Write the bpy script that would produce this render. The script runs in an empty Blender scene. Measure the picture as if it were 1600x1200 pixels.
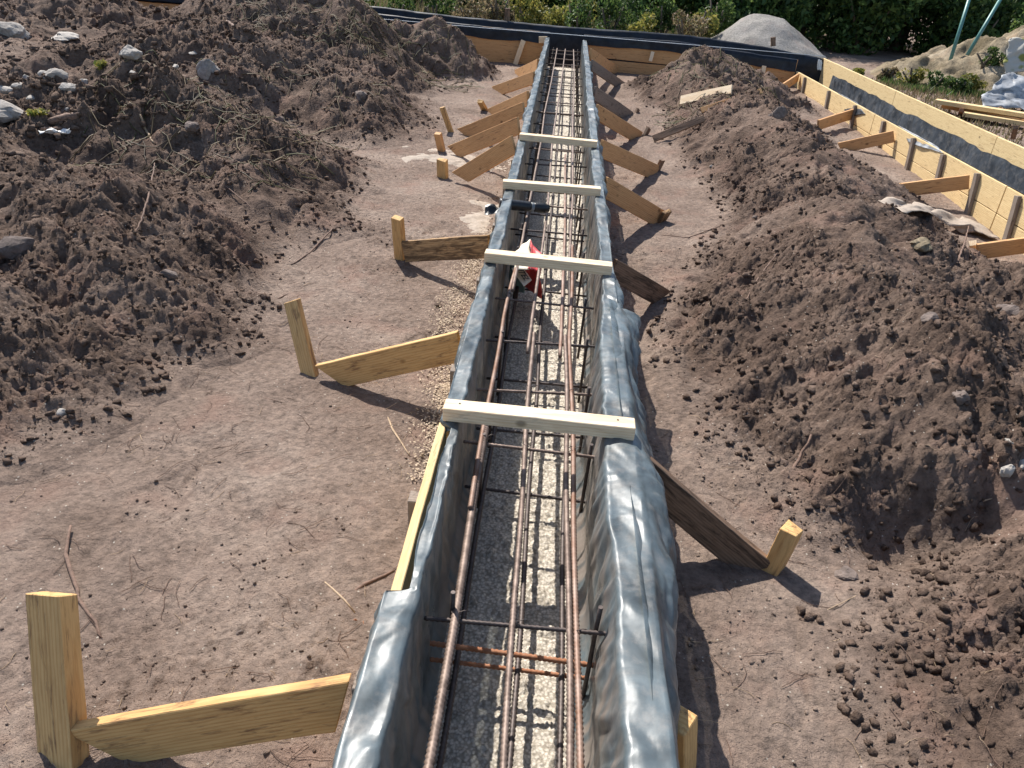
import bpy, bmesh, math, random
import numpy as np
from mathutils import Vector, Matrix
random.seed(7); RNG = np.random.default_rng(7)
S = bpy.context.scene; C = S.collection
# ------------------------------------------------------------------ camera, sky, sun, exposure
CAM = np.array([-.03, 0, 1.70]); YAW, PITCH, ROLL = (math.radians(a) for a in (1.73, 29.74, 4.45)); FOC = 1200.
cy, sy, cp, sp = math.cos(YAW), math.sin(YAW), math.cos(PITCH), math.sin(PITCH)
_f = np.array([-sy*cp, cy*cp, -sp]); _r = np.array([cy, sy, 0]); _u = np.cross(_r, _f)
_r, _u = math.cos(ROLL)*_r + math.sin(ROLL)*_u, -math.sin(ROLL)*_r + math.cos(ROLL)*_u
cam = bpy.data.objects.new('camera', bpy.data.cameras.new('camera')); C.objects.link(cam); S.camera = cam
cam.data.sensor_width = 36; cam.data.lens = 36*FOC/1600; cam.data.clip_end = 600; cam.data.clip_start = .05
M = Matrix.Identity(4)
for i, v in enumerate((_r, _u, -_f)):
    for j in range(3): M[j][i] = v[j]
for j in range(3): M[j][3] = CAM[j]
cam.matrix_world = M
SUN = Vector((-.45, .75, 1.0)).normalized()          # towards the sun
sun = bpy.data.objects.new('sun', bpy.data.lights.new('sun', 'SUN')); C.objects.link(sun)
sun.data.energy = 4.6; sun.data.angle = math.radians(.5); sun.data.color = (1, .955, .89)
sun.rotation_euler = SUN.to_track_quat('Z', 'Y').to_euler()
W = bpy.data.worlds.new('World'); S.world = W; W.use_nodes = True
nt = W.node_tree; sk = nt.nodes.new('ShaderNodeTexSky'); sk.sky_type = 'NISHITA'; sk.sun_disc = False
sk.sun_elevation = math.asin(SUN.z); sk.sun_rotation = math.atan2(SUN.x, SUN.y)
bg = nt.nodes['Background']; bg.inputs[1].default_value = .105; nt.links.new(sk.outputs[0], bg.inputs[0])
S.view_settings.view_transform = 'Standard'; S.view_settings.look = 'None'; S.view_settings.exposure = 0.78; S.view_settings.gamma = 1

def ray(px, py): d = _f + _r*(px-800)/FOC + _u*(600-py)/FOC; return d
def at(px, py, z=0.):
    d = ray(px, py); return Vector(CAM + d*((z-CAM[2])/d[2]))
def atX(px, py, X):
    d = ray(px, py); return Vector(CAM + d*((X-CAM[0])/d[0]))
def atY(px, py, Y):
    d = ray(px, py); return Vector(CAM + d*(Y/d[1]))
# ------------------------------------------------------------------ noise
def _h(ix, iy, s):
    a = (ix.astype(np.int64)*374761393 + iy.astype(np.int64)*668265263 + s*974634777) & 0xffffffff
    a = ((a ^ (a >> 13))*1274126177) & 0xffffffff; a = a ^ (a >> 16)
    a = (a*2246822519) & 0xffffffff; a ^= a >> 15
    return (a & 0xffffff)/float(0xffffff)
def vn(x, y, s=0):
    x = np.asarray(x, float); y = np.asarray(y, float)
    ix = np.floor(x); iy = np.floor(y); fx = x-ix; fy = y-iy; fx = fx*fx*(3-2*fx); fy = fy*fy*(3-2*fy)
    a = _h(ix, iy, s); b = _h(ix+1, iy, s); c = _h(ix, iy+1, s); d = _h(ix+1, iy+1, s)
    return ((a+(b-a)*fx)*(1-fy) + (c+(d-c)*fx)*fy)*2-1
def fbm(x, y, o=4, s=0):
    t = 0; a = .5
    for k in range(o):
        t = t + a*vn(x*1.0+y*.13*k, y-x*.11*k, s+k*17); x = x*2.03; y = y*2.03; a *= .5
    return t
def bumps(x, y, cell, dens, s):
    x = np.asarray(x, float)/cell + .35*vn(np.asarray(x)*2.1/cell, np.asarray(y)*2.1/cell, s+5); y = np.asarray(y, float)/cell + .35*vn(np.asarray(y)*1.9/cell, np.asarray(x)*1.7/cell, s+6)
    ix = np.floor(x); iy = np.floor(y); out = np.zeros(np.broadcast(x, y).shape)
    for dx in (-1, 0, 1):
        for dy in (-1, 0, 1):
            jx = ix+dx; jy = iy+dy
            px = jx+_h(jx, jy, s); py = jy+_h(jx, jy, s+1); q = _h(jx, jy, s+2); pr = _h(jx, jy, s+3) < dens
            r = .22+.42*q*q; d2 = (x-px)**2*(1+.6*_h(jx, jy, s+4))+(y-py)**2
            out = np.maximum(out, np.where(pr, np.sqrt(np.maximum(0, r*r-d2)), 0))
    return out*cell
def sm(x, a, b): t = np.clip((x-a)/(b-a), 0, 1); return t*t*(3-2*t)
# ------------------------------------------------------------------ terrain heights
def Gbase(x, y):
    x = np.asarray(x, float); y = np.asarray(y, float)
    z = .16*sm(y, 4, 12.3) + .01*sm(x, 1.7, 2.8)*sm(y, 2, 5)
    z = z + .30*sm(-x, 2.2, 3.8)*sm(y, 4.2, 6.5) - .1*sm(y, 12.5, 14)*sm(x, 1, 4) - .45*sm(x, 7, 15)*sm(y, 13, 19)
    z = z - .11*np.exp(-(((x-1.27)/.16)**2+((y-2.12)/.12)**2))
    return z
def G(x, y):
    x = np.asarray(x, float); y = np.asarray(y, float)
    z = Gbase(x, y) + .022*fbm(x*1.3, y*1.3, 3, 3) + .010*fbm(x*6, y*6, 3, 9)
    z = z + .004*np.abs(fbm(x*22, y*22, 2, 31))
    z = z - bumps(x, y, .30, .4, 36)*.10 + .004*fbm(x*14, y*14, 2, 38)
    patch = sm(fbm(x*1.1+7, y*1.1, 3, 12), -.02, .25)
    z = np.array(z + bumps(x, y, .045, .22, 40)*.5*patch + bumps(x, y, .022, .55, 44)*.55*(.25+patch), ndmin=1)
    z = z - .09*np.where((np.abs(x) < .262) & (y < 12.3), 1, 0)
    pl = sm(-x, 2.3, 3.2)*sm(y, 4.4, 6.0); mk = pl > .01
    if mk.any(): z[mk] = z[mk]+.55*pl[mk]*detail(x[mk], y[mk], False)
    z = np.where((x > 3.43) & (x < 3.92) & (y < 12.8) & (y > 3), -.07, z); z = np.where((x > -9) & (x < 3.9) & (y > 12.34) & (y < 12.88), np.minimum(z, .0), z)
    return z
HEAPS = {  # name: (polyline of (x,y,h,w), spacing)
 'lf': ([(-4.6, 4.1, .46, 1.7), (-3.4, 4.2, .40, 1.55), (-2.45, 4.05, .40, 1.2), (-2.1, 3.4, .30, .92)], .0125),
 'lf2': ([(-3.2, 2.8, .44, 1.45), (-2.45, 2.6, .30, 1.05)], .011),
 'lm': ([(-4.0, 6.3, .32, 1.5), (-3.1, 6.15, .46, 1.35), (-2.3, 5.7, .40, 1.1), (-1.98, 4.9, .26, .85)], .0145),
 'lb': ([(-4.0, 8.9, .3, 1.5), (-3.2, 8.4, .44, 1.4), (-2.4, 8.2, .44, 1.25), (-1.9, 7.7, .32, .92)], .019),
 'ld': ([(-4.4, 10.9, .58, 1.4), (-3.6, 10.6, .82, 1.45), (-2.7, 10.3, .84, 1.35), (-2.3, 9.5, .38, 1.0)], .022),
 'lw': ([(-2.5, 10.8, .45, 1.0), (-1.75, 11.0, .66, .95), (-1.45, 10.9, .50, .72)], .018),
 'll': ([(-9, 10.4, .6, 2.2), (-7, 10.6, .42, 1.9), (-5.6, 10.4, .25, 1.6)], .022),
 'rb': ([(2.3, 10.5, .42, 1.0), (1.75, 10.8, .54, 1.0), (1.5, 10.3, .46, .72), (1.75, 9.2, .38, .82)], .018),
 'rm': ([(2.0, 8.6, .44, 1.0), (1.95, 7.5, .48, 1.0), (2.1, 6.5, .44, 1.02), (2.05, 5.8, .38, 1.0)], .015),
 'rn': ([(1.95, 5.0, .46, 1.08), (1.75, 4.2, .45, 1.15), (1.6, 3.4, .46, 1.18), (1.60, 2.82, .50, .98)], .0105),
 'rr': ([(2.2, 4.6, .22, 1.0), (3.0, 3.9, .28, 1.2), (2.8, 2.7, .38, 1.15)], .012),
 'rf': ([(1.95, 2.0, .22, .9), (1.5, 1.45, .19, .78), (1.4, .8, .17, .62)], .010)}
BB = {k: (min(p[0]-p[3] for p in P)-.3, max(p[0]+p[3] for p in P)+.3, min(p[1]-p[3] for p in P)-.3, max(p[1]+p[3] for p in P)+.3) for k, (P, s_) in HEAPS.items()}
PIT = lambda x, y: np.exp(-(((x-1.28)/.17)**2+((y-2.12)/.19)**2))
def cone(k, x, y):
    x = np.asarray(x, float); y = np.asarray(y, float); sh = np.broadcast(x, y).shape; out = np.zeros(sh); B = BB[k]
    x = np.broadcast_to(x, sh); y = np.broadcast_to(y, sh); mk = (x > B[0]) & (x < B[1]) & (y > B[2]) & (y < B[3])
    if not mk.any(): return out
    x = x[mk]; y = y[mk]
    wx = x + .20*fbm(x*1.7, y*1.7, 3, 50) + .09*fbm(x*6, y*6, 3, 55); wy = y + .20*fbm(x*1.7, y*1.7, 3, 70) + .09*fbm(x*6, y*6, 3, 75)
    P = HEAPS[k][0]; best = np.zeros(x.shape)
    for (a, b) in zip(P[:-1], P[1:]):
        dx, dy = b[0]-a[0], b[1]-a[1]; t = np.clip(((wx-a[0])*dx+(wy-a[1])*dy)/(dx*dx+dy*dy), 0, 1)
        d = np.hypot(wx-a[0]-t*dx, wy-a[1]-t*dy)/(a[3]+t*(b[3]-a[3])); h = a[2]+t*(b[2]-a[2])
        v = 1.05-np.sqrt(d*d+.0064); v = np.where(v > 0, v, 0); v = np.where(v < .34, v*v/.68, v-.17)/.80
        best = np.maximum(best, v*h)
    out[mk] = np.maximum(0, best*(1-.92*PIT(x, y))); return out
def bil(x, y, s): return np.abs(vn(x+.3*vn(x*1.7, y*1.7, s+3), y+.3*vn(y*1.6, x*1.8, s+4), s))
def detail(x, y, near=True):
    r = .2+.8*sm(fbm(x*1.6+3, y*1.6, 3, 133), -.22, .10)          # rough and smoothed patches
    d = .085*fbm(x*1.9, y*1.9, 3, 90) + .045*fbm(x*6.5, y*6.5, 3, 95) - .05*sm(bil(x*2.2, y*2.2, 97), .25, 0)
    c1 = .040*bil(x*5, y*5, 160)+.030*bil(x*10.5, y*10.5, 163)*(.4+bil(x*3, y*3, 164))+.024*bil(x*21+2, y*21, 166)+.024*bil(x*43, y*43, 169)
    big = bumps(x, y, .24, .10, 100)*.30; mid = bumps(x, y, .10, .08, 110)*.42; sml = bumps(x, y, .05, .09, 120)*.5
    d = d + r*(c1 + np.maximum(big, np.maximum(mid, sml))) + r*bumps(x, y, .027, .35, 140)*.45
    if near: d = d + .010*bil(x*90, y*90, 172)*(.4+r)
    return d
def Hk(k, x, y, near=True):
    c = cone(k, x, y); a = sm(c, 0, .15)
    return G(x, y) + c + a*(detail(x, y, near)-.02) - .012*(1-sm(c, 0, .012)), c
def Z(x, y):
    x = np.asarray(x, float); y = np.asarray(y, float); z = G(x, y)
    for k in HEAPS:
        c = cone(k, x, y); mk = c > .003
        if mk.any(): z[mk] = np.maximum(z[mk], Hk(k, x[mk], y[mk])[0])
    return z
def onT(px, py):
    d = ray(px, py); t = np.arange(1.2, 26, .04); p = CAM[None]+d[None]*t[:, None]
    z = Gbase(p[:, 0], p[:, 1])+np.max([cone(k, p[:, 0], p[:, 1]) for k in HEAPS], 0)+.13; i = int(np.argmax(p[:, 2] < z)); t = t[max(0, i-1)]+np.arange(0, 3.2, .02)
    p = CAM[None]+d[None]*t[:, None]; z = Z(p[:, 0], p[:, 1]); return Vector(p[int(np.argmax(p[:, 2] < z))])
def loose(x, y):      # how loose / dark the soil is (0 trampled, 1 freshly dug): stored as a mesh attribute
    a = .85*sm(-x, 2.0, 3.2)*sm(y, 4.4, 6.0); c = np.max([cone(k, x, y) for k in HEAPS], 0)
    return np.clip(np.maximum(a, sm(c, .0, .11)) + .5*fbm(x*2.2, y*2.2, 4, 610) + .45*np.maximum(0, fbm(x*7, y*7, 4, 620)), 0, 1)
def zt(x, y): return float(Z(np.array([x]), np.array([y]))[0])
# ------------------------------------------------------------------ materials
def mat(name):
    m = bpy.data.materials.new(name); m.use_nodes = True; n = m.node_tree; b = n.nodes['Principled BSDF']; return m, n, b
def N(n, t, **k):
    o = n.nodes.new(t)
    for a, v in k.items():
        if a.startswith('i_'): o.inputs[a[2:].replace('_', ' ')].default_value = v
        else: setattr(o, a, v)
    return o
def ramp(n, src, stops):
    r = n.nodes.new('ShaderNodeValToRGB'); e = r.color_ramp.elements
    while len(e) < len(stops): e.new(.5)
    for q, (p, c) in zip(e, stops): q.position = p; q.color = (*c, 1) if len(c) == 3 else c
    n.links.new(src, r.inputs[0]); return r.outputs[0]
def mix(n, a, b, f, mode='MIX'):
    m = n.nodes.new('ShaderNodeMix'); m.data_type = 'RGBA'; m.blend_type = mode
    for s, v in ((6, a), (7, b), (0, f)):
        if isinstance(v, (int, float)): m.inputs[s].default_value = v
        elif isinstance(v, tuple): m.inputs[s].default_value = (*v, 1)
        else: n.links.new(v, m.inputs[s])
    return m.outputs[2]
def noise(n, vec, sc, det=4, rough=.55, dist=0):
    t = N(n, 'ShaderNodeTexNoise'); t.inputs['Scale'].default_value = sc; t.inputs['Detail'].default_value = det; t.inputs['Roughness'].default_value = rough; t.inputs['Distortion'].default_value = dist
    if vec is not None: n.links.new(vec, t.inputs['Vector'])
    return t.outputs[0]
def bump(n, b, src, st, dist=.01, prev=None):
    u = N(n, 'ShaderNodeBump'); u.inputs['Strength'].default_value = st; u.inputs['Distance'].default_value = dist; n.links.new(src, u.inputs['Height'])
    if prev: n.links.new(prev, u.inputs['Normal'])
    n.links.new(u.outputs[0], b.inputs['Normal']); return u.outputs[0]
def worldpos(n): return N(n, 'ShaderNodeNewGeometry').outputs['Position']
def objpos(n, sc=(1, 1, 1)):
    t = N(n, 'ShaderNodeTexCoord'); m = N(n, 'ShaderNodeMapping'); m.inputs['Scale'].default_value = sc
    n.links.new(t.outputs['Object'], m.inputs[0])
    oi = N(n, 'ShaderNodeObjectInfo'); a = N(n, 'ShaderNodeVectorMath', operation='SCALE'); a.inputs[0].default_value = (13, 7, 5); n.links.new(oi.outputs['Random'], a.inputs['Scale'])
    s = N(n, 'ShaderNodeVectorMath', operation='ADD'); n.links.new(m.outputs[0], s.inputs[0]); n.links.new(a.outputs[0], s.inputs[1]); return s.outputs[0]
def soil(name, dark, mid, light, speck=.0, loosecols=None):
    m, n, b = mat(name); p = worldpos(n)
    c = ramp(n, noise(n, p, 1.7, 5, .6), [(.32, dark), (.5, mid), (.68, light)])
    if loosecols:
        at_ = N(n, 'ShaderNodeAttribute'); at_.attribute_name = 'loose'; c = mix(n, c, ramp(n, noise(n, p, 2.6, 6, .65), [(.32, loosecols[0]), (.5, loosecols[1]), (.68, loosecols[2])]), at_.outputs['Fac'])
    c2 = ramp(n, noise(n, p, 34, 5, .65), [(.3, (.50, .50, .50)), (.5, (.97, .96, .95)), (.72, (1.38, 1.36, 1.32))])
    c = mix(n, c, c2, .85, 'MULTIPLY')
    red = ramp(n, noise(n, p, 3.3, 3), [(.55, (0, 0, 0)), (.72, (1, 1, 1))])
    c = mix(n, c, tuple(a*q for a, q in zip(mid, (1.06, .90, .86))), mix(n, (0, 0, 0), red, .6))
    v = N(n, 'ShaderNodeTexVoronoi'); v.inputs['Scale'].default_value = 95; n.links.new(p, v.inputs['Vector'])
    v2 = N(n, 'ShaderNodeSeparateColor'); n.links.new(v.outputs['Color'], v2.inputs[0])
    g = N(n, 'ShaderNodeMath', operation='GREATER_THAN'); g.inputs[1].default_value = .975; n.links.new(v2.outputs[0], g.inputs[0])
    l = N(n, 'ShaderNodeMath', operation='LESS_THAN'); l.inputs[1].default_value = .28; n.links.new(v.outputs['Distance'], l.inputs[0])
    q = N(n, 'ShaderNodeMath', operation='MULTIPLY'); n.links.new(g.outputs[0], q.inputs[0]); n.links.new(l.outputs[0], q.inputs[1])
    q2 = N(n, 'ShaderNodeMath', operation='MULTIPLY'); q2.inputs[1].default_value = speck; n.links.new(q.outputs[0], q2.inputs[0])
    c = mix(n, c, (.5, .45, .38), q2.outputs[0])
    n.links.new(c, b.inputs['Base Color']); b.inputs['Roughness'].default_value = .95; b.inputs['Specular IOR Level'].default_value = .12
    vv = N(n, 'ShaderNodeTexVoronoi'); vv.inputs['Scale'].default_value = 55; n.links.new(p, vv.inputs['Vector']); u0 = bump(n, b, vv.outputs['Distance'], .45, .012)
    u = bump(n, b, noise(n, p, 60, 6, .7), 1., .014, u0); bump(n, b, noise(n, p, 230, 3, .6), .8, .005, u)
    return m
HC = ((.084, .057, .044), (.142, .099, .076), (.21, .153, .121))
mG = soil('dry soil', (.185, .135, .107), (.245, .184, .148), (.315, .246, .20), .8, HC)
mH = soil('heap soil', *HC, .35)
mHd = soil('dark heap soil', (.085, .065, .056), (.13, .1, .086), (.185, .146, .125), .35)
mSand = soil('pale sand', (.20, .19, .175), (.27, .255, .235), (.34, .32, .295), .2)
mBank = soil('sandy soil', (.15, .12, .075), (.27, .22, .15), (.38, .32, .24), .5)
def wood(name, light, dark, stain=0., staincol=(.05, .035, .025), spec=.25):
    m, n, b = mat(name); p = objpos(n, (1.2, 9, 9)); g = noise(n, p, 5, 6, .62, 1.5)
    w = N(n, 'ShaderNodeTexWave'); w.bands_direction = 'Z'; w.inputs['Scale'].default_value = 3.2; w.inputs['Distortion'].default_value = 7; w.inputs['Detail'].default_value = 3; w.inputs['Detail Scale'].default_value = .7; n.links.new(p, w.inputs[0])
    c = mix(n, dark, light, ramp(n, w.outputs[0], [(.1, (.35,)*3), (.6, (1,)*3)]))
    c = mix(n, c, ramp(n, g, [(.3, (.66, .58, .5)), (.55, (1,)*3)]), .5, 'MULTIPLY')
    f = noise(n, objpos(n, (6, 160, 160)), 3, 3); c = mix(n, c, ramp(n, f, [(.35, (.8, .76, .72)), (.55, (1,)*3)]), .5, 'MULTIPLY')
    v = N(n, 'ShaderNodeTexVoronoi'); v.inputs['Scale'].default_value = 5.5; n.links.new(objpos(n, (.9, 1.3, 1.3)), v.inputs['Vector'])
    c = mix(n, c, tuple(a*.38 for a in dark), ramp(n, v.outputs['Distance'], [(.05, (.9,)*3), (.11, (.0,)*3)]))
    if stain: 
        sN = noise(n, objpos(n, (3, 20, 20)), 2.2, 5, .7, .5); c = mix(n, c, staincol, ramp(n, sN, [(.62-.3*stain, (0,)*3), (.72-.2*stain, (.85,)*3)]))
    n.links.new(c, b.inputs['Base Color']); b.inputs['Roughness'].default_value = .72; b.inputs['Specular IOR Level'].default_value = spec
    bump(n, b, f, .35, .002); return m
mPale = wood('fresh pine', (.84, .67, .46), (.74, .53, .32), .06, (.35, .30, .24)); mPine = wood('yellow pine', (.66, .42, .18), (.55, .30, .11), .30, (.19, .10, .05))
mOr = wood('orange pine', (.64, .37, .17), (.50, .26, .11), .15, (.15, .07, .04)); mStain = wood('stained pine', (.55, .35, .17), (.38, .21, .09), .75, (.07, .04, .022))
mOld = wood('weathered board', (.27, .175, .115), (.16, .10, .066), .5); mForm = wood('shuttering board', (.74, .56, .30), (.60, .42, .20), .1, (.25, .15, .08))
mGrey = wood('grey batten', (.27, .22, .18), (.17, .135, .11), .2); mBrick = wood('reddish batten', (.34, .17, .09), (.24, .11, .06))
def film(name, col, rough=.28, bs=.4, spec=.7, dst=.32, thin=0):
    m, n, b = mat(name); p = worldpos(n)
    c = mix(n, tuple(a*.55 for a in col), tuple(min(1, a*1.5) for a in col), ramp(n, noise(n, p, 7, 5, .6, .8), [(.35, (0,)*3), (.65, (1,)*3)]))
    dust = ramp(n, noise(n, p, 16, 5, .7), [(.5, (0,)*3), (.72, (dst,)*3)]); c = mix(n, c, (.30, .27, .24), dust)
    at_ = N(n, 'ShaderNodeAttribute'); at_.attribute_name = 'brown_sheen'; c = mix(n, c, (.27, .215, .175), mix(n, (0, 0, 0), at_.outputs['Color'], .75))  # brown reflection and board showing through, painted into the film colour
    n.links.new(c, b.inputs['Base Color']); b.inputs['Roughness'].default_value = rough; b.inputs['Specular IOR Level'].default_value = spec
    r = ramp(n, noise(n, p, 9, 3), [(.3, (rough*.75,)*3), (.7, (rough*1.5,)*3)]); n.links.new(r, b.inputs['Roughness'])
    u = bump(n, b, noise(n, p, 17, 2, .5, .3), bs*.35, .01); bump(n, b, noise(n, p, 70, 2, .5, .2), bs*.22, .003, u)
    if thin:
        t = N(n, 'ShaderNodeBsdfTransparent'); t.inputs[0].default_value = (.8, .88, .92, 1); x = N(n, 'ShaderNodeMixShader'); x.inputs[0].default_value = thin; n.links.new(b.outputs[0], x.inputs[1]); n.links.new(t.outputs[0], x.inputs[2]); n.links.new(x.outputs[0], n.nodes['Material Output'].inputs[0])
    return m
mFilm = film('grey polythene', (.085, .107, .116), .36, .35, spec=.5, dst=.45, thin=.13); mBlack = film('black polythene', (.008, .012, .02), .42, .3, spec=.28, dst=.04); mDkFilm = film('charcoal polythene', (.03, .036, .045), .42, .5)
mInner = film('brownish polythene', (.17, .155, .145), .33, .7); mSilver = film('silver tarpaulin', (.27, .28, .29), .45, .6, spec=.4)
def metal(name, c1, c2, rough=.55, met=.5, sc=60):
    m, n, b = mat(name); p = worldpos(n); n.links.new(ramp(n, noise(n, p, sc, 4, .65), [(.35, c1), (.65, c2)]), b.inputs['Base Color'])
    b.inputs['Roughness'].default_value = rough; b.inputs['Metallic'].default_value = met; return m
mSteel = metal('rusty steel', (.11, .075, .058), (.25, .185, .15), .6, .4, 30); mRust = metal('orange rust', (.25, .09, .035), (.36, .17, .09), .8, .1); mRustS = metal('half rusty steel', (.17, .085, .05), (.28, .2, .16), .6, .3, 12); mDark = metal('dark steel', (.045, .035, .032), (.10, .075, .065), .55, .4)
def plain(name, col, rough=.7, var=.25, sc=25, bmp=.3):
    m, n, b = mat(name); p = worldpos(n); c = ramp(n, noise(n, p, sc, 5, .65), [(.32, tuple(a*(1-var) for a in col)), (.66, tuple(min(1, a*(1+var)) for a in col))])
    n.links.new(c, b.inputs['Base Color']); b.inputs['Roughness'].default_value = rough
    if bmp: bump(n, b, noise(n, p, sc*3, 5, .7), bmp, .006)
    return m
mStone = plain('pale rubble', (.36, .325, .285), .9, .3, 30, .8); mStoneG = plain('grey stone', (.28, .25, .22), .9, .35, 30, .8); mClod = plain('soil clod', (.15, .115, .097), .95, .35, 40, 1)
mFloor = plain('lean concrete', (.68, .61, .51), .9, .3, 75, 1.); mSpill = plain('dried slurry', (.33, .27, .215), .9, .2, 30, .5); mChip = plain('wood chips', (.40, .31, .215), .8, .25, 60, 0)
mRoot = plain('root bark', (.17, .105, .075), .85, .35, 60, .6); mStraw = plain('dry straw', (.38, .27, .17), .8, .25, 60, 0); mRed = plain('red printed paper', (.50, .045, .04), .45, .15, 20, 0); mCream = plain('cream paper', (.74, .66, .50), .6, .06, 20, 0)
mGreyPaper = plain('grey green paper', (.13, .2, .19), .55, .1, 20, 0); mInk = plain('dark ink', (.03, .035, .04), .5, 0, 20, 0); mWhite = plain('white scrap', (.75, .73, .69), .7, .08, 20, .2)
mRubber = plain('black plastic', (.012, .013, .014), .35, .3, 30, .4); mTeal = plain('teal painted steel', (.08, .21, .19), .45, .15, 20, 0); mGreySt = plain('grey sleeve', (.2, .21, .21), .5, .2, 20, 0); mRope = plain('pale twine', (.55, .6, .65), .7, .1, 20, 0)
def leaf(name, cols, tr=.45):
    m, n, b = mat(name); g = N(n, 'ShaderNodeNewGeometry'); st = [((i+.5)/len(cols), c) for i, c in enumerate(cols)]
    c = ramp(n, g.outputs['Random Per Island'], st); c = mix(n, c, ramp(n, noise(n, worldpos(n), 2.2, 3), [(.3, (.62,)*3), (.7, (1.25,)*3)]), 1., 'MULTIPLY')
    n.links.new(c, b.inputs['Base Color']); b.inputs['Roughness'].default_value = .55; b.inputs['Specular IOR Level'].default_value = .3
    t = N(n, 'ShaderNodeBsdfTranslucent'); n.links.new(c, t.inputs[0]); x = N(n, 'ShaderNodeMixShader'); x.inputs[0].default_value = tr
    n.links.new(b.outputs[0], x.inputs[1]); n.links.new(t.outputs[0], x.inputs[2]); n.links.new(x.outputs[0], n.nodes['Material Output'].inputs[0]); return m
mLeaf = leaf('green leaves', [(.035, .07, .02), (.055, .10, .028), (.09, .15, .04), (.14, .19, .05)]); mLeafD = leaf('dark green leaves', [(.04, .08, .028), (.06, .115, .036), (.095, .165, .045), (.16, .23, .06)])
mLeafY = leaf('yellow flowering weed', [(.09, .12, .03), (.16, .17, .04), (.27, .25, .06), (.36, .31, .08)]); mDry = leaf('dry weed', [(.12, .085, .05), (.22, .165, .095), (.32, .25, .15), (.14, .14, .06)]); mBark = plain('bark', (.11, .085, .06), .9, .3, 20, .6)
n_ = mFloor.node_tree; b_ = n_.nodes['Principled BSDF']; c_ = b_.inputs['Base Color'].links[0].from_socket; v_ = N(n_, 'ShaderNodeTexVoronoi'); v_.inputs['Scale'].default_value = 105; n_.links.new(worldpos(n_), v_.inputs['Vector'])
n_.links.new(mix(n_, c_, ramp(n_, v_.outputs['Distance'], [(.30, (1, 1, 1)), (.66, (.55, .53, .50))]), 1., 'MULTIPLY'), b_.inputs['Base Color'])
# ------------------------------------------------------------------ object helpers
def tag(o, label=None, cat=None, group=None, kind=None):
    for k, v in (('label', label), ('category', cat), ('group', group), ('kind', kind)):
        if v: o[k] = v
    return o
def npmesh(name, v, f, m, smooth=False):
    me = bpy.data.meshes.new(name); v = np.asarray(v, np.float32); f = np.asarray(f, np.int32); k = f.shape[1]
    me.vertices.add(len(v)); me.vertices.foreach_set('co', v.ravel()); me.loops.add(f.size); me.loops.foreach_set('vertex_index', f.ravel())
    me.polygons.add(len(f)); me.polygons.foreach_set('loop_start', np.arange(0, f.size, k, dtype=np.int32))
    if smooth: me.polygons.foreach_set('use_smooth', np.ones(len(f), bool))
    me.materials.append(m); me.update(calc_edges=True); me.validate(); return me
def link(name, me, mw=None):
    o = bpy.data.objects.new(name, me); C.objects.link(o)
    if mw is not None: o.matrix_world = mw
    return o
def root(name, loc, *a, **k): o = link(name, None); o.location = loc; o.empty_display_size = .1; return tag(o, *a, **k)
def par(o, r):
    mw = o.matrix_basis.copy(); o.parent = r; o.matrix_parent_inverse = Matrix.Identity(4)
    o.matrix_basis = (Matrix.Translation(r.location) if r.parent is None else r['_mw'] if '_mw' in r else Matrix.Translation(r.location)).inverted() @ mw; return o
def grid(name, xs, ys, zf, m, keep=None, smooth=True, jit=0):
    X, Y = np.meshgrid(xs, ys)
    if jit: X = X+RNG.uniform(-.33, .33, X.shape)*(xs[1]-xs[0]); Y = Y+RNG.uniform(-.33, .33, X.shape)*(xs[1]-xs[0])
    Zz = zf(X, Y)
    if jit: Zz = Zz+RNG.normal(0, jit, X.shape)*sm(cone(KH, X, Y), 0, .08)*(.4+.6*sm(fbm(X*1.6+3, Y*1.6, 3, 133), -.22, .10))
    nx, ny = len(xs), len(ys); i = np.arange(nx*ny).reshape(ny, nx)
    f = np.stack([i[:-1, :-1], i[:-1, 1:], i[1:, 1:], i[1:, :-1]], -1).reshape(-1, 4)
    v = np.stack([X, Y, Zz], -1).reshape(-1, 3)
    if keep is not None:
        k = keep(X, Y).ravel(); f = f[k[f].any(1)]; u = np.unique(f); r = np.zeros(len(v), int); r[u] = np.arange(len(u)); f = r[f]; v = v[u]
    me = npmesh(name, v, f, m, smooth)
    if m in (mG,): at_ = me.attributes.new('loose', 'FLOAT', 'POINT'); at_.data.foreach_set('value', loose(v[:, 0], v[:, 1]).astype(np.float32))
    return me
def surf(name, P, m, smooth=True, closed=False):      # P: (n,k,3) array -> quad sheet
    n, k, _ = P.shape; i = np.arange(n*k).reshape(n, k)
    if closed: i = np.concatenate([i, i[:, :1]], 1)
    f = np.stack([i[:-1, :-1], i[1:, :-1], i[1:, 1:], i[:-1, 1:]], -1).reshape(-1, 4); return npmesh(name, P.reshape(-1, 3), f, m, smooth)
def frame(a, b, up):
    x = (Vector(b)-Vector(a)); L = x.length; x.normalize(); y = Vector(up).cross(x).normalized(); z = x.cross(y)
    mw = Matrix.Identity(4)
    for i, v in enumerate((x, y, z)):
        for j in range(3): mw[j][i] = v[j]
    for j in range(3): mw[j][3] = a[j]
    return mw, L
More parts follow.
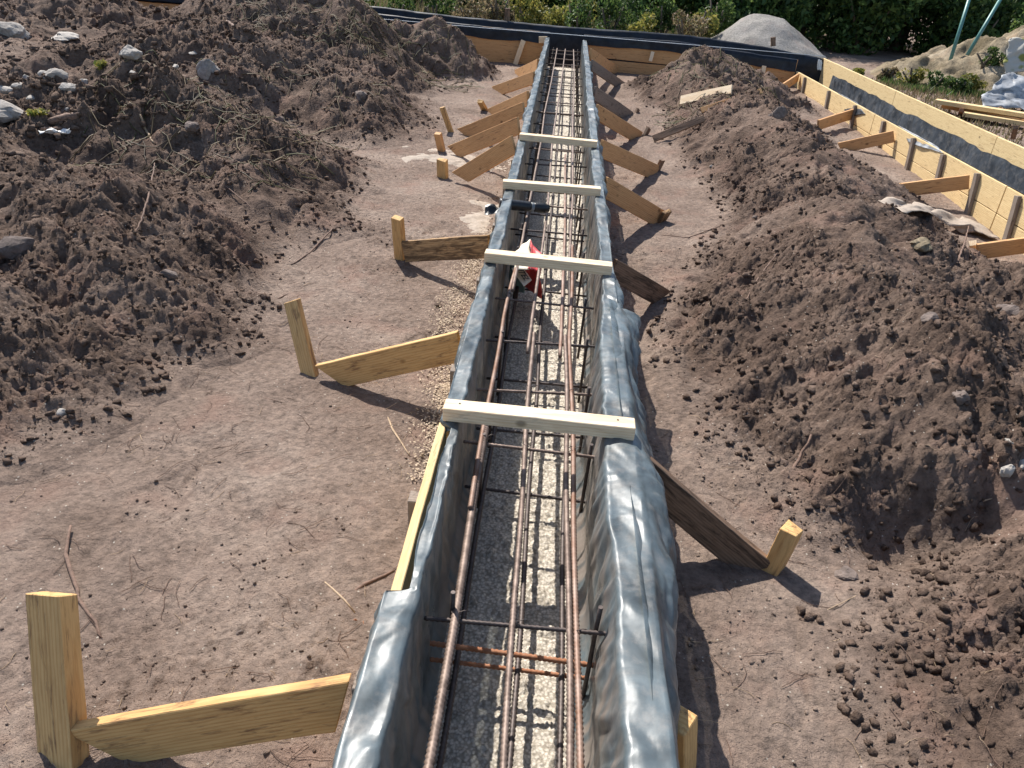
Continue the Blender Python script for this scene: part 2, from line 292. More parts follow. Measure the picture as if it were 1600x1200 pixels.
def plank(name, a, b, wid, th, m, up=(0, 0, 1), cut0=0, cut1=0, warp=.003, rough_end=0, seed=None):
    """board from a to b along its centre line; 'wid' runs along up, 'th' across. cut0/cut1 shift the lower corners of the ends (mitred ends)"""
    rd = random.Random(seed if seed is not None else hash((round(a[0], 3), round(a[1], 3))) & 0xffff)
    mw, L = frame(a, b, up); bm = bmesh.new(); n = 9; rings = []
    for i in range(n):
        t = i/(n-1); w = warp*math.sin(t*3+rd.random()*.3); ww = wid/2*(1+.012*rd.uniform(-1, 1)); hh = th/2
        r = []
        for (sy_, sz) in ((-1, -1), (1, -1), (1, 1), (-1, 1)):
            x = t*L + ((cut0*(1-t)**6 if True else 0) if sz < 0 else 0) - (cut1*t**6 if sz < 0 else 0)
            if rough_end and i == n-1: x += rd.uniform(-1, 1)*rough_end
            r.append(bm.verts.new((x, sy_*hh+w+rd.uniform(-1, 1)*.0006, sz*ww)))
        rings.append(r)
    for p, q in zip(rings[:-1], rings[1:]):
        for i in range(4): bm.faces.new((p[i], q[i], q[(i+1) % 4], p[(i+1) % 4]))
    bm.faces.new(rings[0]); bm.faces.new(rings[-1][::-1]); bmesh.ops.recalc_face_normals(bm, faces=bm.faces)
    e = [e for e in bm.edges if len(e.link_faces) == 2 and e.calc_face_angle(0) > .5]
    bmesh.ops.bevel(bm, geom=e, offset=min(.0022, th*.12), segments=1, affect='EDGES')
    me = bpy.data.meshes.new(name); bm.to_mesh(me); bm.free(); me.materials.append(m); return link(name, me, mw)
def tube(name, pts, rad, m, seg=6, rib=0, sub=0, jit=0, rs=None):
    P = [Vector(p) for p in pts]
    if sub or rib:
        Q = []; tot = 0
        for a, b in zip(P[:-1], P[1:]):
            L = (b-a).length; k = max(1, int(L/(rib/2 if rib else sub))); Q += [a.lerp(b, i/k) for i in range(k)]
        P = Q+[P[-1]]
    if rib: P = [p+Vector((.0028*math.sin(p.y*5.1+pts[0][0]*70), 0, .0025*math.sin(p.y*6.3+pts[0][0]*40))) if abs(P[-1].y-P[0].y) > .3 else p for p in P]
    if jit: P = [p+Vector((random.uniform(-jit, jit), random.uniform(-jit, jit), random.uniform(-jit, jit)*.5)) for p in P]
    P = np.array([list(p) for p in P]); T = np.gradient(P, axis=0); T /= np.linalg.norm(T, axis=1)[:, None]+1e-9
    up = np.array([0, 0, 1.]) if abs(T[0][2]) < .8 else np.array([1., 0, 0]); A = np.cross(T, up); A /= np.linalg.norm(A, axis=1)[:, None]; B = np.cross(A, T)
    n = len(P); r = np.full(n, rad) if rs is None else np.interp(np.linspace(0, 1, n), np.linspace(0, 1, len(rs)), rs)
    if rib: r = r*np.where(np.arange(n) % 2, 1.17, .86)
    a = np.linspace(0, 2*math.pi, seg, endpoint=False)
    V = P[:, None]+r[:, None, None]*(np.cos(a)[None, :, None]*A[:, None]+np.sin(a)[None, :, None]*B[:, None])
    me = surf(name, V, m, True, True)
    bm = bmesh.new(); bm.from_mesh(me); bm.verts.ensure_lookup_table()
    bm.faces.new([bm.verts[i] for i in range(seg)][::-1]); bm.faces.new([bm.verts[(n-1)*seg+i] for i in range(seg)]); bmesh.ops.recalc_face_normals(bm, faces=bm.faces); bm.to_mesh(me); bm.free()
    return link(name, me)
def rock(name, loc, size, m, seed=0, lump=.35, sub=3, flat=1.):
    bm = bmesh.new(); bmesh.ops.create_icosphere(bm, subdivisions=sub, radius=1); rd = random.Random(seed); o = rd.random()*50
    cuts = [(Vector((rd.uniform(-1, 1), rd.uniform(-1, 1), rd.uniform(-1, 1))).normalized(), rd.uniform(.55, .85)) for _ in range(7)]
    for v in bm.verts:
        p = v.co.copy()
        for nn, dd in cuts:
            q = p.dot(nn)
            if q > dd: p -= nn*(q-dd)*.85
        k = 1+lump*float(fbm(np.array(p.x*1.7+o), np.array(p.y*1.7+p.z*1.3+o), 3, seed)); v.co = Vector((p.x*k*size[0], p.y*k*size[1], p.z*k*size[2]*flat))
    me = bpy.data.meshes.new(name); bm.to_mesh(me); bm.free(); me.materials.append(m)
    for p in me.polygons: p.use_smooth = False
    return link(name, me, Matrix.Translation(loc) @ Matrix.Rotation(rd.random()*6.28, 4, 'Z') @ Matrix.Rotation(rd.uniform(-.3, .3), 4, 'X'))
# ------------------------------------------------------------------ the ground
def axis(parts):
    a = []
    for lo, hi, st in parts: a += list(np.arange(lo, hi, st))
    return np.array(a+[parts[-1][1]])
def geo(lo, hi, first, g):
    v = [lo]; s = first
    while v[-1] < hi: v.append(v[-1]+s); s *= g
    return v
xs = np.array(sorted([-a for a in geo(2.3, 8, .014, 1.008)][1:] + [-a for a in geo(8.3, 140, .15, 1.09)]) + list(np.arange(-2.3, 1.9, .0125)) + geo(1.9, 4.2, .0125, 1.012)[:-1] + geo(4.2, 140, .03, 1.07))
ys = np.array([-60, -20, -6, -2, -.5, .2, .5] + list(np.arange(.7, 5.2, .0125)) + geo(5.2, 13, .013, 1.006)[:-1] + geo(13, 170, .05, 1.055))
ground = link('ground', grid('ground', xs, ys, G, mG)); tag(ground, kind='structure', label='flat dry trampled brown earth of the building plot')
INFO = {'lf': ('dark soil heap at the left edge, its shaded hollow facing the camera', mHd), 'lf2': ('low spoil spill in front of the left edge heap, strewn with clods', mHd),
 'lm': ('soil heap left of the path, in front of the rubble strewn plateau', mH), 'lb': ('broad soil heap left of the far braces, beside a round grey stone', mH),
 'ld': ('tallest soil heap at the far left, rising over the black film wall', mHd), 'lw': ('steep root covered soil heap against the left side of the far film wall', mHd),
 'll': ('long low soil bank in the far left corner of the plot', mH), 'rb': ('far soil heap right of the trench, below the black film wall', mHd),
 'rm': ('soil heap right of the trench with loose planks lying on its far flank', mHd), 'rn': ('largest near soil heap right of the trench, long smooth flank towards the braces', mH),
 'rr': ('soil heap at the right edge of the picture, with two white stones at its foot', mH), 'rf': ('low crumbly soil heap in the near right corner', mHd)}
for k, (P, s) in HEAPS.items():
    x0 = min(p[0]-p[3] for p in P)-.35; x1 = max(p[0]+p[3] for p in P)+.35; y0 = min(p[1]-p[3] for p in P)-.35; y1 = max(p[1]+p[3] for p in P)+.35
    x0 = max(x0, .42) if k[0] == 'r' else x0
    if k in ('ll', 'ld', 'lw', 'rb'): y1 = min(y1, 12.22)
    if k[0] == 'r' and k != 'rr': x1 = min(x1, 3.34)
    if k == 'rr': x1 = min(x1, 4.5); 
    KH = k; me = grid('soil_heap', np.arange(x0, x1, s), np.arange(y0, y1, s), lambda X, Y: Hk(k, X, Y, s < .013)[0], mG, keep=lambda X, Y: cone(k, X, Y) > .004, smooth=False, jit=.0034 if s < .013 else .005)
    o = link('soil_heap', me, Matrix.Identity(4)); tag(o, INFO[k][0], 'soil heap', 'heaps of dug out soil')
# loose clods: one stuff object
t0 = bmesh.new(); bmesh.ops.create_icosphere(t0, subdivisions=1, radius=1); tv = np.array([list(v.co) for v in t0.verts]); tf = np.array([[v.index for v in f.verts] for f in t0.faces]); t0.free()
tv = np.array([(a, b, c) for a in (-.62, .62) for b in (-.62, .62) for c in (-.62, .62)]); tf = np.array([(0, 1, 3, 2), (4, 6, 7, 5), (0, 4, 5, 1), (2, 3, 7, 6), (0, 2, 6, 4), (1, 5, 7, 3)])
def scatter(name, pts, sizes, m, sq=.7):
    n = len(pts); a = RNG.random(n)*6.28; k = len(tv)
    V = (tv[None]+RNG.normal(0, .20, (n, k, 3)))*sizes[:, None, None]*np.stack([.8+.5*RNG.random(n), .7+.5*RNG.random(n), sq*(.7+.5*RNG.random(n))], -1)[:, None]
    b_ = RNG.normal(0, .6, n); cb, sb = np.cos(b_)[:, None], np.sin(b_)[:, None]; V = np.stack([V[..., 0]*cb-V[..., 2]*sb, V[..., 1], V[..., 0]*sb+V[..., 2]*cb], -1)
    c, s = np.cos(a)[:, None], np.sin(a)[:, None]; X = V[..., 0]*c-V[..., 1]*s; Yy = V[..., 0]*s+V[..., 1]*c
    V = np.stack([X, Yy, V[..., 2]], -1)+pts[:, None]; F = tf[None]+(np.arange(n)*k)[:, None, None]
    return link(name, npmesh(name, V.reshape(-1, 3), F.reshape(-1, 4), m, False))
def cl(n, x0, x1, y0, y1, smin, smax, pw=3.5, onheap=None):
    x = RNG.uniform(x0, x1, n); y = y0+(y1-y0)*RNG.random(n)**1.5; k = np.abs(x) > .36; x, y = x[k], y[k]
    c = np.max([cone(h, x, y) for h in HEAPS], 0)
    k = (np.maximum(c, .1*(loose(x, y) > .45)) > .02) if onheap else (c < .05) & (fbm(x*1.1+7, y*1.1, 3, 12)+.3*RNG.random(len(x)) > .12) | (RNG.random(len(x)) < .05)
    k &= RNG.random(len(x)) < .25+.75*sm(fbm(x*1.6+3, y*1.6, 3, 133), -.22, .10)
    x, y = x[k], y[k]; s = smin+(smax-smin)*RNG.random(len(x))**pw; return np.stack([x, y, Z(x, y)+s*.25], -1), s
Pn, Sn = cl(120000, -2.2, 3.3, .8, 9, .0011, .0075, 12); tag(scatter('soil_crumbs', Pn, Sn, mG), 'loose crumbs and pebbles scattered over the flat earth', 'soil crumbs', kind='stuff')
Pn, Sn = cl(240000, -4.6, 3.4, 1, 12, .0020, .021, 11, True); tag(scatter('soil_clods', Pn, Sn, mH), 'loose clods covering the flanks of the soil heaps', 'soil clods', kind='stuff')
Pn, Sn = cl(40000, -9, -3, 4.6, 12, .004, .04, 9, True); tag(scatter('soil_clods', Pn, Sn, mH), 'loose clods on the raised ground in the far left of the plot', 'soil clods', kind='stuff')
# ------------------------------------------------------------------ trench floor
def floorz(x, y):
    return -.012+.16*sm(y, 4, 12.3)+.012*fbm(x*3, y*3, 3, 200)+bumps(x, y, .019, .85, 210)*.8+bumps(x, y, .034, .35, 215)*.45+.006*fbm(x*60, y*60, 2, 222)
fl = link('concrete_floor', grid('concrete_floor', np.arange(-.27, .271, .0055), np.concatenate([np.arange(.7, 4, .0055), np.arange(4, 12.3, .012)]), floorz, mFloor)); tag(fl, 'rough pale lean concrete bed along the bottom of the trench', kind='structure')
def rise(y): return .13*float(sm(np.array(float(y)), 4, 12.3))
# ------------------------------------------------------------------ formwork of the long trench
PL = [(.75, 1.98), (1.99, 3.72), (3.73, 5.9), (5.91, 8.6), (8.61, 12.24)]
pw = ['nearest', 'second', 'middle', 'fourth', 'farthest']
for sgn, sd in ((-1, 'left'), (1, 'right')):
    for i, (a, b) in enumerate(PL):
        x = sgn*(.2785+(.013 if sgn < 0 and i == 0 else 0)); r = root('formwork_panel', (x, a, 0), f'{pw[i]} timber formwork panel on the {sd} side of the long trench, edged by grey film', 'formwork', f'timber panels of the {sd} trench side')
        for j, (z0, z1) in enumerate(((-.02, .20), (.206, .412))):
            m_ = mForm if sgn < 0 else mOr
            par(plank('board', (x, a, (z0+z1)/2+rise(a)), (x, b, (z0+z1)/2+rise(b)), z1-z0, .024, m_), r)
        nb = 2 if i < 2 else 3
        for q in range(nb):
            y = a+(b-a)*(q+.5)/nb; xx = x+sgn*.031; par(plank('batten', (xx, y, rise(y)-.02), (xx, y, rise(y)+(.36 if sgn < 0 else .30)), .05, .036, mGrey if sgn < 0 else mOr, up=(0, 1, 0)), r)
# film liners
def crease(u, v, sd): return 1-np.abs(vn(u+.4*vn(u*.7, v*.7, sd+1), v+.4*vn(v*.8, u*.6, sd+2), sd))*2
def tn(u, v, sd, warp=.45):      # piecewise linear noise on jittered triangles: flat facets meeting in sharp creases
    u, v = np.asarray(u, float), np.asarray(v, float); U = u+warp*vn(u*.6, v*.6, sd+11); V = v+warp*vn(u*.7, v*.5, sd+12); X = U+V*.5; Y = V*.866
    ix, iy = np.floor(X), np.floor(Y); fx, fy = X-ix, Y-iy; lo = fx+fy < 1
    a = np.where(lo, _h(ix, iy, sd), _h(ix+1, iy+1, sd)); b = _h(ix+1, iy, sd); c = _h(ix, iy+1, sd)
    return (np.where(lo, a+(b-a)*fx+(c-a)*fy, a+(c-a)*(1-fx)+(b-a)*(1-fy)))*2-1
def crumple(u, v, sd, f0, nd=7, spread=1.):
    rd = random.Random(sd); t = 0
    for i in range(nd):
        a = rd.uniform(0, math.pi); f = f0*rd.uniform(.6, 2.6); ph = rd.random()*9; g = (u*math.cos(a)*1.0+v*math.sin(a)*spread)*f+ph+.35*vn(u*f0*.35, v*f0*.35, sd+i)
        t = t+(np.abs((g % 1)-.5)*2-.5)/f*(.35+.65*np.clip(vn(u*f0*.3+i*3, v*f0*.3, sd+40+i)+.3, 0, 1))
    return t
def liner(sgn, ys, flapf, name, lab, m):
    ys = np.asarray(ys); rz = .13*sm(ys, 4, 12.3); n = len(ys); o, d = flapf(ys); one = np.ones((n, 1))
    nv, nt_, nf = 34, 12, 30; nearw = sm(ys, 3.4, 2.2)
    bul = (.058 if sgn > 0 else .006)*(nearw*.9+.10+.12*vn(ys*2.3, ys*0, 318)); bul = bul[:, None]      # how far the loose film stands off the board
    s = np.linspace(0, 1, nv)[None]*one; Y = ys[:, None]*np.ones((1, nv)); Yw = Y+.05*vn(s*2.2, Y*2, 5)
    pl = .010*tn(Yw*11, s*1.2, 300+sgn)+.0045*tn(Yw*27+s*3, s*2.2, 310)+.010*vn(Y*3.1, s*1.5, 320)+.0022*tn(Y*55+s*5, s*7, 325)
    pl = np.abs(pl)*1.2*(.25+.9*np.sin(np.clip(s*3.05, 0, 3.14))**.5)
    x0 = .245-bul*.62-np.abs(pl[:, -1:]); xw = .252-bul*(1.1-.48*s)-.007-pl-.010*np.abs(tn(ys*4.3, ys*0, 431+sgn))[:, None]*s**3*(bul > .01); xi = sgn*xw; zi = .002+s*(.414+rz[:, None]+.006*tn(ys*7, ys*0, 421+sgn)[:, None]); xi = xi-sgn*np.clip(1-s*9, 0, 1)*.03
    P1 = np.stack([xi, Y, zi], -1); x0 = np.abs(xi[:, -1:])+.001
    x0 = x0-.0*x0; zr = .006*tn(ys*7, ys*0, 421+sgn)[:, None]-.004*np.abs(tn(ys*19, ys*0, 423))[:, None]
    fold = lambda Yy, ar: .015*tn(Yy*2.7+ar*2.5, ar*4.5, 399+sgn)*np.clip(ar*9-.2, 0, 1)+.011*tn(Yy*6.5+ar*3, ar*9, 401+sgn)+.0062*tn(Yy*15-ar*9, ar*21, 405+sgn)+.0016*tn(Yy*36+ar*14, ar*48, 409+sgn)
    t = np.linspace(.06, 1, nt_)[None]*one; Yt = ys[:, None]*np.ones((1, nt_)); xe = .294+np.minimum(o, 0)[:, None]+(.020 if sgn < 0 else 0)*(ys[:, None] < 1.25); a2 = t*(xe-x0)
    P2 = np.stack([sgn*(x0+a2), Yt, .424+rz[:, None]+np.maximum(-.006, fold(Yt, a2)*np.minimum(1, t*3)*.8)+zr*(1-t)**2], -1)
    q = np.linspace(.04, 1, nf)[None]*one; Yf = ys[:, None]*np.ones((1, nf)); O = o[:, None]; D = d[:, None]; k = np.minimum(1, (O+D)/.2)
    a3 = (xe-x0)+q*(O+D)*.8; w = .030*vn(Yf*3.2+q, q*1.2, 340)*k+fold(Yf, a3)*1.5*np.clip((O+D)/.04, 0, 1)
    P3 = np.stack([sgn*(xe+.002+np.maximum(O, 0)*q**.75+w*np.minimum(1, q*2.2)), Yf+.010*vn(Yf*7, q*3, 370)*q, .425+rz[:, None]-D*q**1.25+.5*w*np.sin(q*3.1)+.0*q], -1)
    A = np.concatenate([P1, P2, P3], 1); me = surf(name, A, m); x_, z_ = np.abs(A[..., 0]).ravel(), A[..., 2].ravel()
    at_ = me.attributes.new('brown_sheen', 'FLOAT', 'POINT'); at_.data.foreach_set('value', (sm(z_, .44, .30)*(x_ < .262)*np.clip(.55+.9*vn(A[..., 1].ravel()*38, z_*3, 390)+.5*vn(A[..., 1].ravel()*9, z_*5, 391), 0, 1)).astype(np.float32))  # streaky mask of the painted brown sheen, inner walls only
    return tag(link(name, me), *lab)
def jag(y, s, a=.15): return 1+a*vn(y*9, y*0, s)+a*.6*vn(y*31, y*0, s+1)
def fr(y):   # right flap: out, drop
    o = np.interp(y, [.8, 1.05, 1.3, 1.6, 1.95, 2.3, 2.7, 2.98, 3.0, 3.6, 4.2, 4.3, 5.2, 7, 9, 12.3], [.0, .02, .06, .075, .08, .07, .06, .08, .012, .010, .012, .025, .03, .02, .012, .008])
    d = np.interp(y, [.8, 1.05, 1.3, 1.6, 1.95, 2.3, 2.7, 2.98, 3.0, 3.6, 4.2, 4.3, 5.2, 7, 9, 12.3], [.16, .18, .20, .17, .19, .15, .10, .07, .05, .04, .05, .09, .08, .06, .05, .04])
    return o*jag(y, 400, .14), d*(jag(y, 405, .12)+.12*tn(y*4, y*0, 433))
def fl_(y):
    o = np.interp(y, [.8, 1.1, 1.24, 1.26, 1.93, 1.98, 2.6, 3.4, 5, 8, 12.3], [.010, .014, .026, -.032, -.028, .004, .010, .010, .012, .010, .006])
    d = np.interp(y, [.8, 1.1, 1.24, 1.26, 1.93, 1.98, 2.6, 3.4, 5, 8, 12.3], [.17, .15, .07, .004, .004, .05, .06, .07, .08, .07, .05])
    return o*jag(y, 410, .2), d*jag(y, 415, .2)
yl = np.concatenate([np.arange(.75, 4, .0045), np.arange(4, 12.28, .014)])
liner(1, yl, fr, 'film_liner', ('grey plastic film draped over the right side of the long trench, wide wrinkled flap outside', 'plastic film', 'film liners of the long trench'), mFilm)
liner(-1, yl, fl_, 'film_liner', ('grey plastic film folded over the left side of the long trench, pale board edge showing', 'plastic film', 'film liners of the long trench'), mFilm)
def offcut(ya, yb, x0, z0, out, drop, sd, lab):
    Yg, Q_ = np.meshgrid(np.arange(ya, yb, .006), np.linspace(0, 1, 26), indexing='ij'); e = (Yg-ya)/(yb-ya); o_ = out*(.75+.25*np.sin(e*5+sd))*(1+.2*tn(Yg*5, Yg*0, sd)); d_ = drop*(.8+.3*tn(Yg*3.4, Yg*0, sd+2)+.12*tn(Yg*13, Yg*0, sd+3)); ar = Q_*(out+drop)
    w = .016*tn(Yg*3.4+ar*5, ar*6, sd+5)+.008*tn(Yg*9-ar*6, ar*13, sd+6)+.003*tn(Yg*24+ar*9, ar*31, sd+7)
    P = np.stack([x0+o_*Q_**.8+w*np.minimum(1, Q_*3), Yg+.02*tn(Q_*3+sd, Q_*0, sd+8)*Q_+.02*(e-.5)*Q_, z0-d_*Q_**1.3+.6*w*np.minimum(1, Q_*3)+.004], -1)
    return tag(link('film_offcut', surf('film_offcut', P, mFilm)), lab, 'plastic film', 'loose film offcuts')
offcut(1.02, 1.72, .262, .432, .105, .26, 11, 'loose grey film offcut hanging over the right trench side next to the picture bottom'); offcut(2.10, 3.02, .258, .430, .115, .15, 17, 'loose grey film offcut on the right trench side just beyond the nearest cross batten')
# ------------------------------------------------------------------ cross boards
XB = [((694, 640), (991, 671), 'nearest and widest pale cross batten nailed over the trench, two nail heads'), ((758, 399), (956, 420), 'pale cross batten over the trench with a red paper sack under it'),
      ((786, 287), (938, 299), 'pale cross batten just beyond the black plastic sleeve'), ((812, 213), (933, 225), 'farthest and smallest pale cross batten over the trench')]
for i, (l, r, lab) in enumerate(XB):
    zz = .452 if i < 2 else .455+rise(5); a = at(*l, zz); b = at(*r, zz)
    if a.y > 0: 
        zc = .424+rise(a.y)+.0265; a = at(*l, zc); b = at(*r, zc)
    rt = root('cross_batten', tuple(a), lab, 'batten', 'pale battens across the trench'); par(plank('batten_board', a, b, .045, .062, mPale, warp=.002), rt)
    if i == 0:
        for t in (.08, .91):
            p = a.lerp(b, t)+Vector((0, .008, .0232)); par(tube('nail', [p-Vector((0, 0, .002)), p+Vector((0, 0, .001))], .0035, mDark), rt)
# ------------------------------------------------------------------ braces and stakes: (brace top end px,z),(foot px,z), width, material, stake px base->top
BR = [ # side, form end (px,py,z of the centre line), foot (px,py,z), width, material, label, cuts
 ((552, 1096, .30), (130, 1166, .055), .14, mPine, 'nearest brace on the left, yellow board with a knot and dark streaks', (.09, .10)),
 ((722, 540, .30), (503, 590, .035), .125, mPine, 'second brace on the left, plain yellow board rising to the trench film', (.10, .02)),
 ((762, 385, .28), (632, 393, .11), .125, mStain, 'streaky dark grained brace beside the wood chips on the left', (0, .02)),
 ((803, 226, .42), (712, 281, .07), .13, mOr, 'orange brace on the left ending beside the short square stake', (.12, .02)),
 ((806, 198, .44), (703, 240, .08), .13, mOr, 'orange brace on the left, one before the notched one', (.12, .02)),
 ((828, 168, .46), (718, 212, .09), .13, mOr, 'orange brace with a notched foot on the left', (.12, .02)),
 ((838, 148, .50), (763, 180, .10), .13, mOr, 'orange brace on the left behind the notched one', (.06, .02)),
 ((850, 116, .52), (770, 144, .13), .13, mOr, 'second farthest brace on the left side', (.12, .02)),
 ((852, 96, .54), (805, 117, .16), .13, mOr, 'farthest brace on the left, near the far wall', (.12, .02)),
 ((1028, 758, .24), (1190, 895, .015), .115, mOld, 'dark weathered brace near right, meeting a bright split stake', (.05, .02)),
 ((952, 418, .30), (1040, 468, .035), .11, mOld, 'dark weathered brace on the right below the red sack batten', (.10, .02)),
 ((938, 288, .36), (1035, 344, .05), .13, mOr, 'brown brace on the right, foot wedged by a short chip', (.03, .02)),
 ((938, 232, .40), (1026, 270, .07), .13, mOr, 'brown brace on the right, level with the farthest batten', (.03, .02)),
 ((932, 175, .42), (1000, 216, .08), .13, mOr, 'third farthest brace on the right side', (.03, .02)),
 ((926, 144, .46), (986, 184, .10), .13, mGrey, 'greyish brace on the right beside the far soil heap', (.03, .02)),
 ((926, 103, .50), (974, 136, .13), .12, mGrey, 'second farthest brace on the right side', (.03, .02)),
 ((926, 86, .52), (968, 114, .15), .12, mOr, 'farthest brace on the right, touching the far wall', (.03, .02))]
for e, f, w, m_, lab, (c0, c1) in BR:
    a = at(f[0], f[1], f[2]-.03); b = at(*e); sg = -1 if b.x < 0 else 1
    b = a+(b-a)*((sg*.318-a.x)/(b.x-a.x)) if abs(b.x) > .2 else b
    plank('brace', a, b, w, .026, m_, cut0=c0, cut1=c1)
    o = bpy.context.scene.collection.objects[-1]; tag(o, lab, 'brace', 'slanting timber braces holding the formwork')
ST = [((104, 1225, -.05), (80, 925, .345), .105, .05, mPine, 'tall split topped yellow stake in the near left corner'),
 ((488, 598, -.03), (457, 472, .26), .07, .035, mPine, 'slim yellow stake at the foot of the second left brace'),
 ((627, 412, -.02), (621, 340, .28), .06, .05, mPine, 'yellow stake at the foot of the streaky left brace'),
 ((692, 281, .0), (691, 250, .16), .08, .05, mPine, 'short square stake beside the orange braces on the left'),
 ((692, 244, .0), (684, 208, .21), .06, .045, mOr, 'stake touching the foot of the second orange brace on the left'),
 ((708, 216, .02), (691, 168, .30), .05, .03, mPine, 'thin leaning stake in front of the root clump on the left'),
 ((762, 179, .05), (750, 158, .22), .06, .04, mPine, 'small far stake on the left behind the leaning one'),
 ((1200, 902, -.04), (1238, 826, .17), .075, .055, mPine, 'bright yellow stake with splintered top on the right'),
 ((1030, 349, .0), (1043, 330, .10), .10, .03, mStain, 'frayed wedge at the foot of a brown brace on the right'),
 ((1023, 274, .01), (1035, 250, .15), .06, .03, mOld, 'dark short stake right of the trench, near the farthest batten'),
 ((1003, 220, .03), (1014, 200, .15), .06, .03, mOld, 'dark short stake at the foot of the third farthest right brace'),
 ((990, 187, .05), (997, 170, .16), .05, .03, mOld, 'tiny dark stake beside the greyish right brace'),
 ((977, 139, .08), (985, 131, .17), .10, .04, mPine, 'pale wedge stake below the far wall on the right'),
 ((1058, 1200, .02), (1058, 1122, .24), .06, .07, mPine, 'stub of a yellow batten poking out below the right film flap')]
for e, f, w, th, m_, lab in ST:
    a = at(*e); b = at(*f); d = (b-a).normalized(); up = Vector((1, -.35, 0)) if a.x < 0 else Vector((.6, .8, 0))
    o = plank('stake', a, b, w, th, m_, up=up, rough_end=.012 if w > .06 else .004, warp=.001); tag(o, lab, 'stake', 'stakes driven in at the brace feet')
# ------------------------------------------------------------------ rebar cage
cage = root('rebar_cage', (0, 2, .02), 'rusty ribbed rebar cage running the whole length of the trench floor', 'rebar cage')
def bar(name, pts, m=mSteel, r=.0078, rib=True):
    return par(tube(name, pts, r, m, 8, rib=(.0125 if rib else 0), sub=0 if rib else .08, jit=0 if rib else .0008), cage)
def line(px, z0=.30): return [tuple(at(x, y, z0)+Vector((0, 0, rise(at(x, y, z0).y)))) for x, y in px]
bar('top_bar', [(-.160, .75, .30), (-.163, 1.25, .30), (-.168, 2.13, .305)], r=.0105); bar('top_bar', [(-.172, 1.7, .315), (-.178, 3.0, .31), (-.165, 3.6, .305)], mRustS)
bar('top_bar', [(-.16, 3.3, .31), (-.15, 5, .31), (-.14, 6.4, .33), (-.15, 7.6, .36)], rib=False); bar('top_bar', [(-.15, 7.4, .36), (-.13, 9.2, .39), (-.12, 12.2, .42)], rib=False)
bar('top_bar', [(-.010, .75, .30), (-.025, 1.4, .30), (-.045, 2.9, .30)]); bar('top_bar', [(-.06, 2.7, .305), (-.035, 4.6, .31), (-.05, 6.4, .34), (-.02, 9, .38), (0, 12.2, .42)], rib=False)
bar('top_bar', [(.135, .75, .30), (.128, 1.4, .30), (.108, 2.9, .30), (.12, 4, .31)], mRustS); bar('top_bar', [(.115, .75, .305), (.108, 1.4, .306), (.09, 2.9, .30)])
bar('top_bar', [(.10, 3.7, .31), (.12, 5, .31), (.115, 7, .35), (.13, 9.5, .39), (.12, 12.2, .42)], rib=False); bar('top_bar', [(.07, 2.7, .30), (.075, 4.2, .31), (.06, 6, .33)], mRustS, rib=False)
for x, dx in ((-.16, .0), (-.01, .012), (.12, -.01)):
    bar('bottom_bar', [(x+dx, .75, .075), (x, 3, .08), (x-dx, 5, .085)], mDark); bar('bottom_bar', [(x, 4.8, .09), (x+.01, 7, .13), (x, 9.5, .18), (x, 12.2, .22)], mDark, rib=False)
yc = [1.315, 2.06, 2.43, 2.83, 3.24, 3.86, 4.25, 4.75, 5.2, 5.75, 6.2, 6.7, 7.1, 7.6, 8.1, 8.6, 9.1, 9.6, 10.1, 10.6, 11.1, 11.6, 12.0]
for i, y in enumerate(yc):
    rr = rise(y); t = random.uniform(-.02, .02)
    bar('cross_bar', [(-.235, y+t-.01, .288+rr), (.205+random.uniform(0, .02), y-t, .289+rr)], mSteel if i % 3 else mDark, .0055, rib=(i < 6))
    bar('cross_bar', [(-.23, y+.06, .065+rr), (.22, y+.05-t, .066+rr)], mRust if i == 0 else mDark, .0058, rib=(i < 3))
    for x in (-.175, .175):
        bar('vertical_bar', [(x, y+.02, .01+rr), (x+.004, y+.012, (.36 if i == 0 else .32)+rr)], mDark, .006, rib=False)
bar('cross_bar', [(-.24, 1.38, .12), (.225, 1.365, .115)], mRust, .0068)
for (x, y) in ((-.160, 1.32), (-.02, 1.31), (.12, 1.30), (-.03, 2.06), (.12, 2.06), (-.165, 2.08), (-.04, 2.43), (.1, 2.43)):   # tie wire loops
    P = [(x+.011*math.cos(a)+random.uniform(-.002, .002), y+.011*math.sin(a), .298+.010*math.sin(a*.5)) for a in np.linspace(0, 9, 16)]+[(x+.02, y-.012, .325), (x+.03, y-.004, .315)]
    par(tube('tie_wire', P, .0013, mDark, 4), cage)
# black sleeve and red sack
a = at(782, 318, .40); b = at(857, 326, .36); r = root('plastic_sleeve', tuple(a), 'short black plastic sleeve poking from the left film over the trench', 'pipe sleeve')
d = (b-a); par(tube('pipe', [a-d*.02, a+d*.25, a+d*.6], .030, mRubber, 14, sub=.01, jit=.0015), r); par(tube('collar', [a+d*.6, a+d*.68], .026, mGreySt, 14), r); par(tube('pipe_end', [a+d*.66, a+d*.8, b], .030, mRubber, 14, sub=.012, jit=.001, rs=[.025, .030, .030, .022]), r)
Pq = np.zeros((14, 10, 3))
for i in range(14):
    for j in range(10): u, v = i/13, j/9; q = a+d*(-.30+u*.5); Pq[i, j] = (q.x, q.y+(v-.5)*.14*(1-.5*abs(u-.5)), q.z+.02-.10*abs(v-.45)-.05*(1-u)+.02*float(vn(np.array(u*6.), np.array(v*5.), 3)))
par(link('torn_film', surf('torn_film', Pq, mRubber)), r)
p0 = at(824, 420, .12); r = root('paper_sack', tuple(at(824, 450, .03)), 'empty red and cream paper sack with printed letters, leaning in the trench under a batten', 'paper sack')
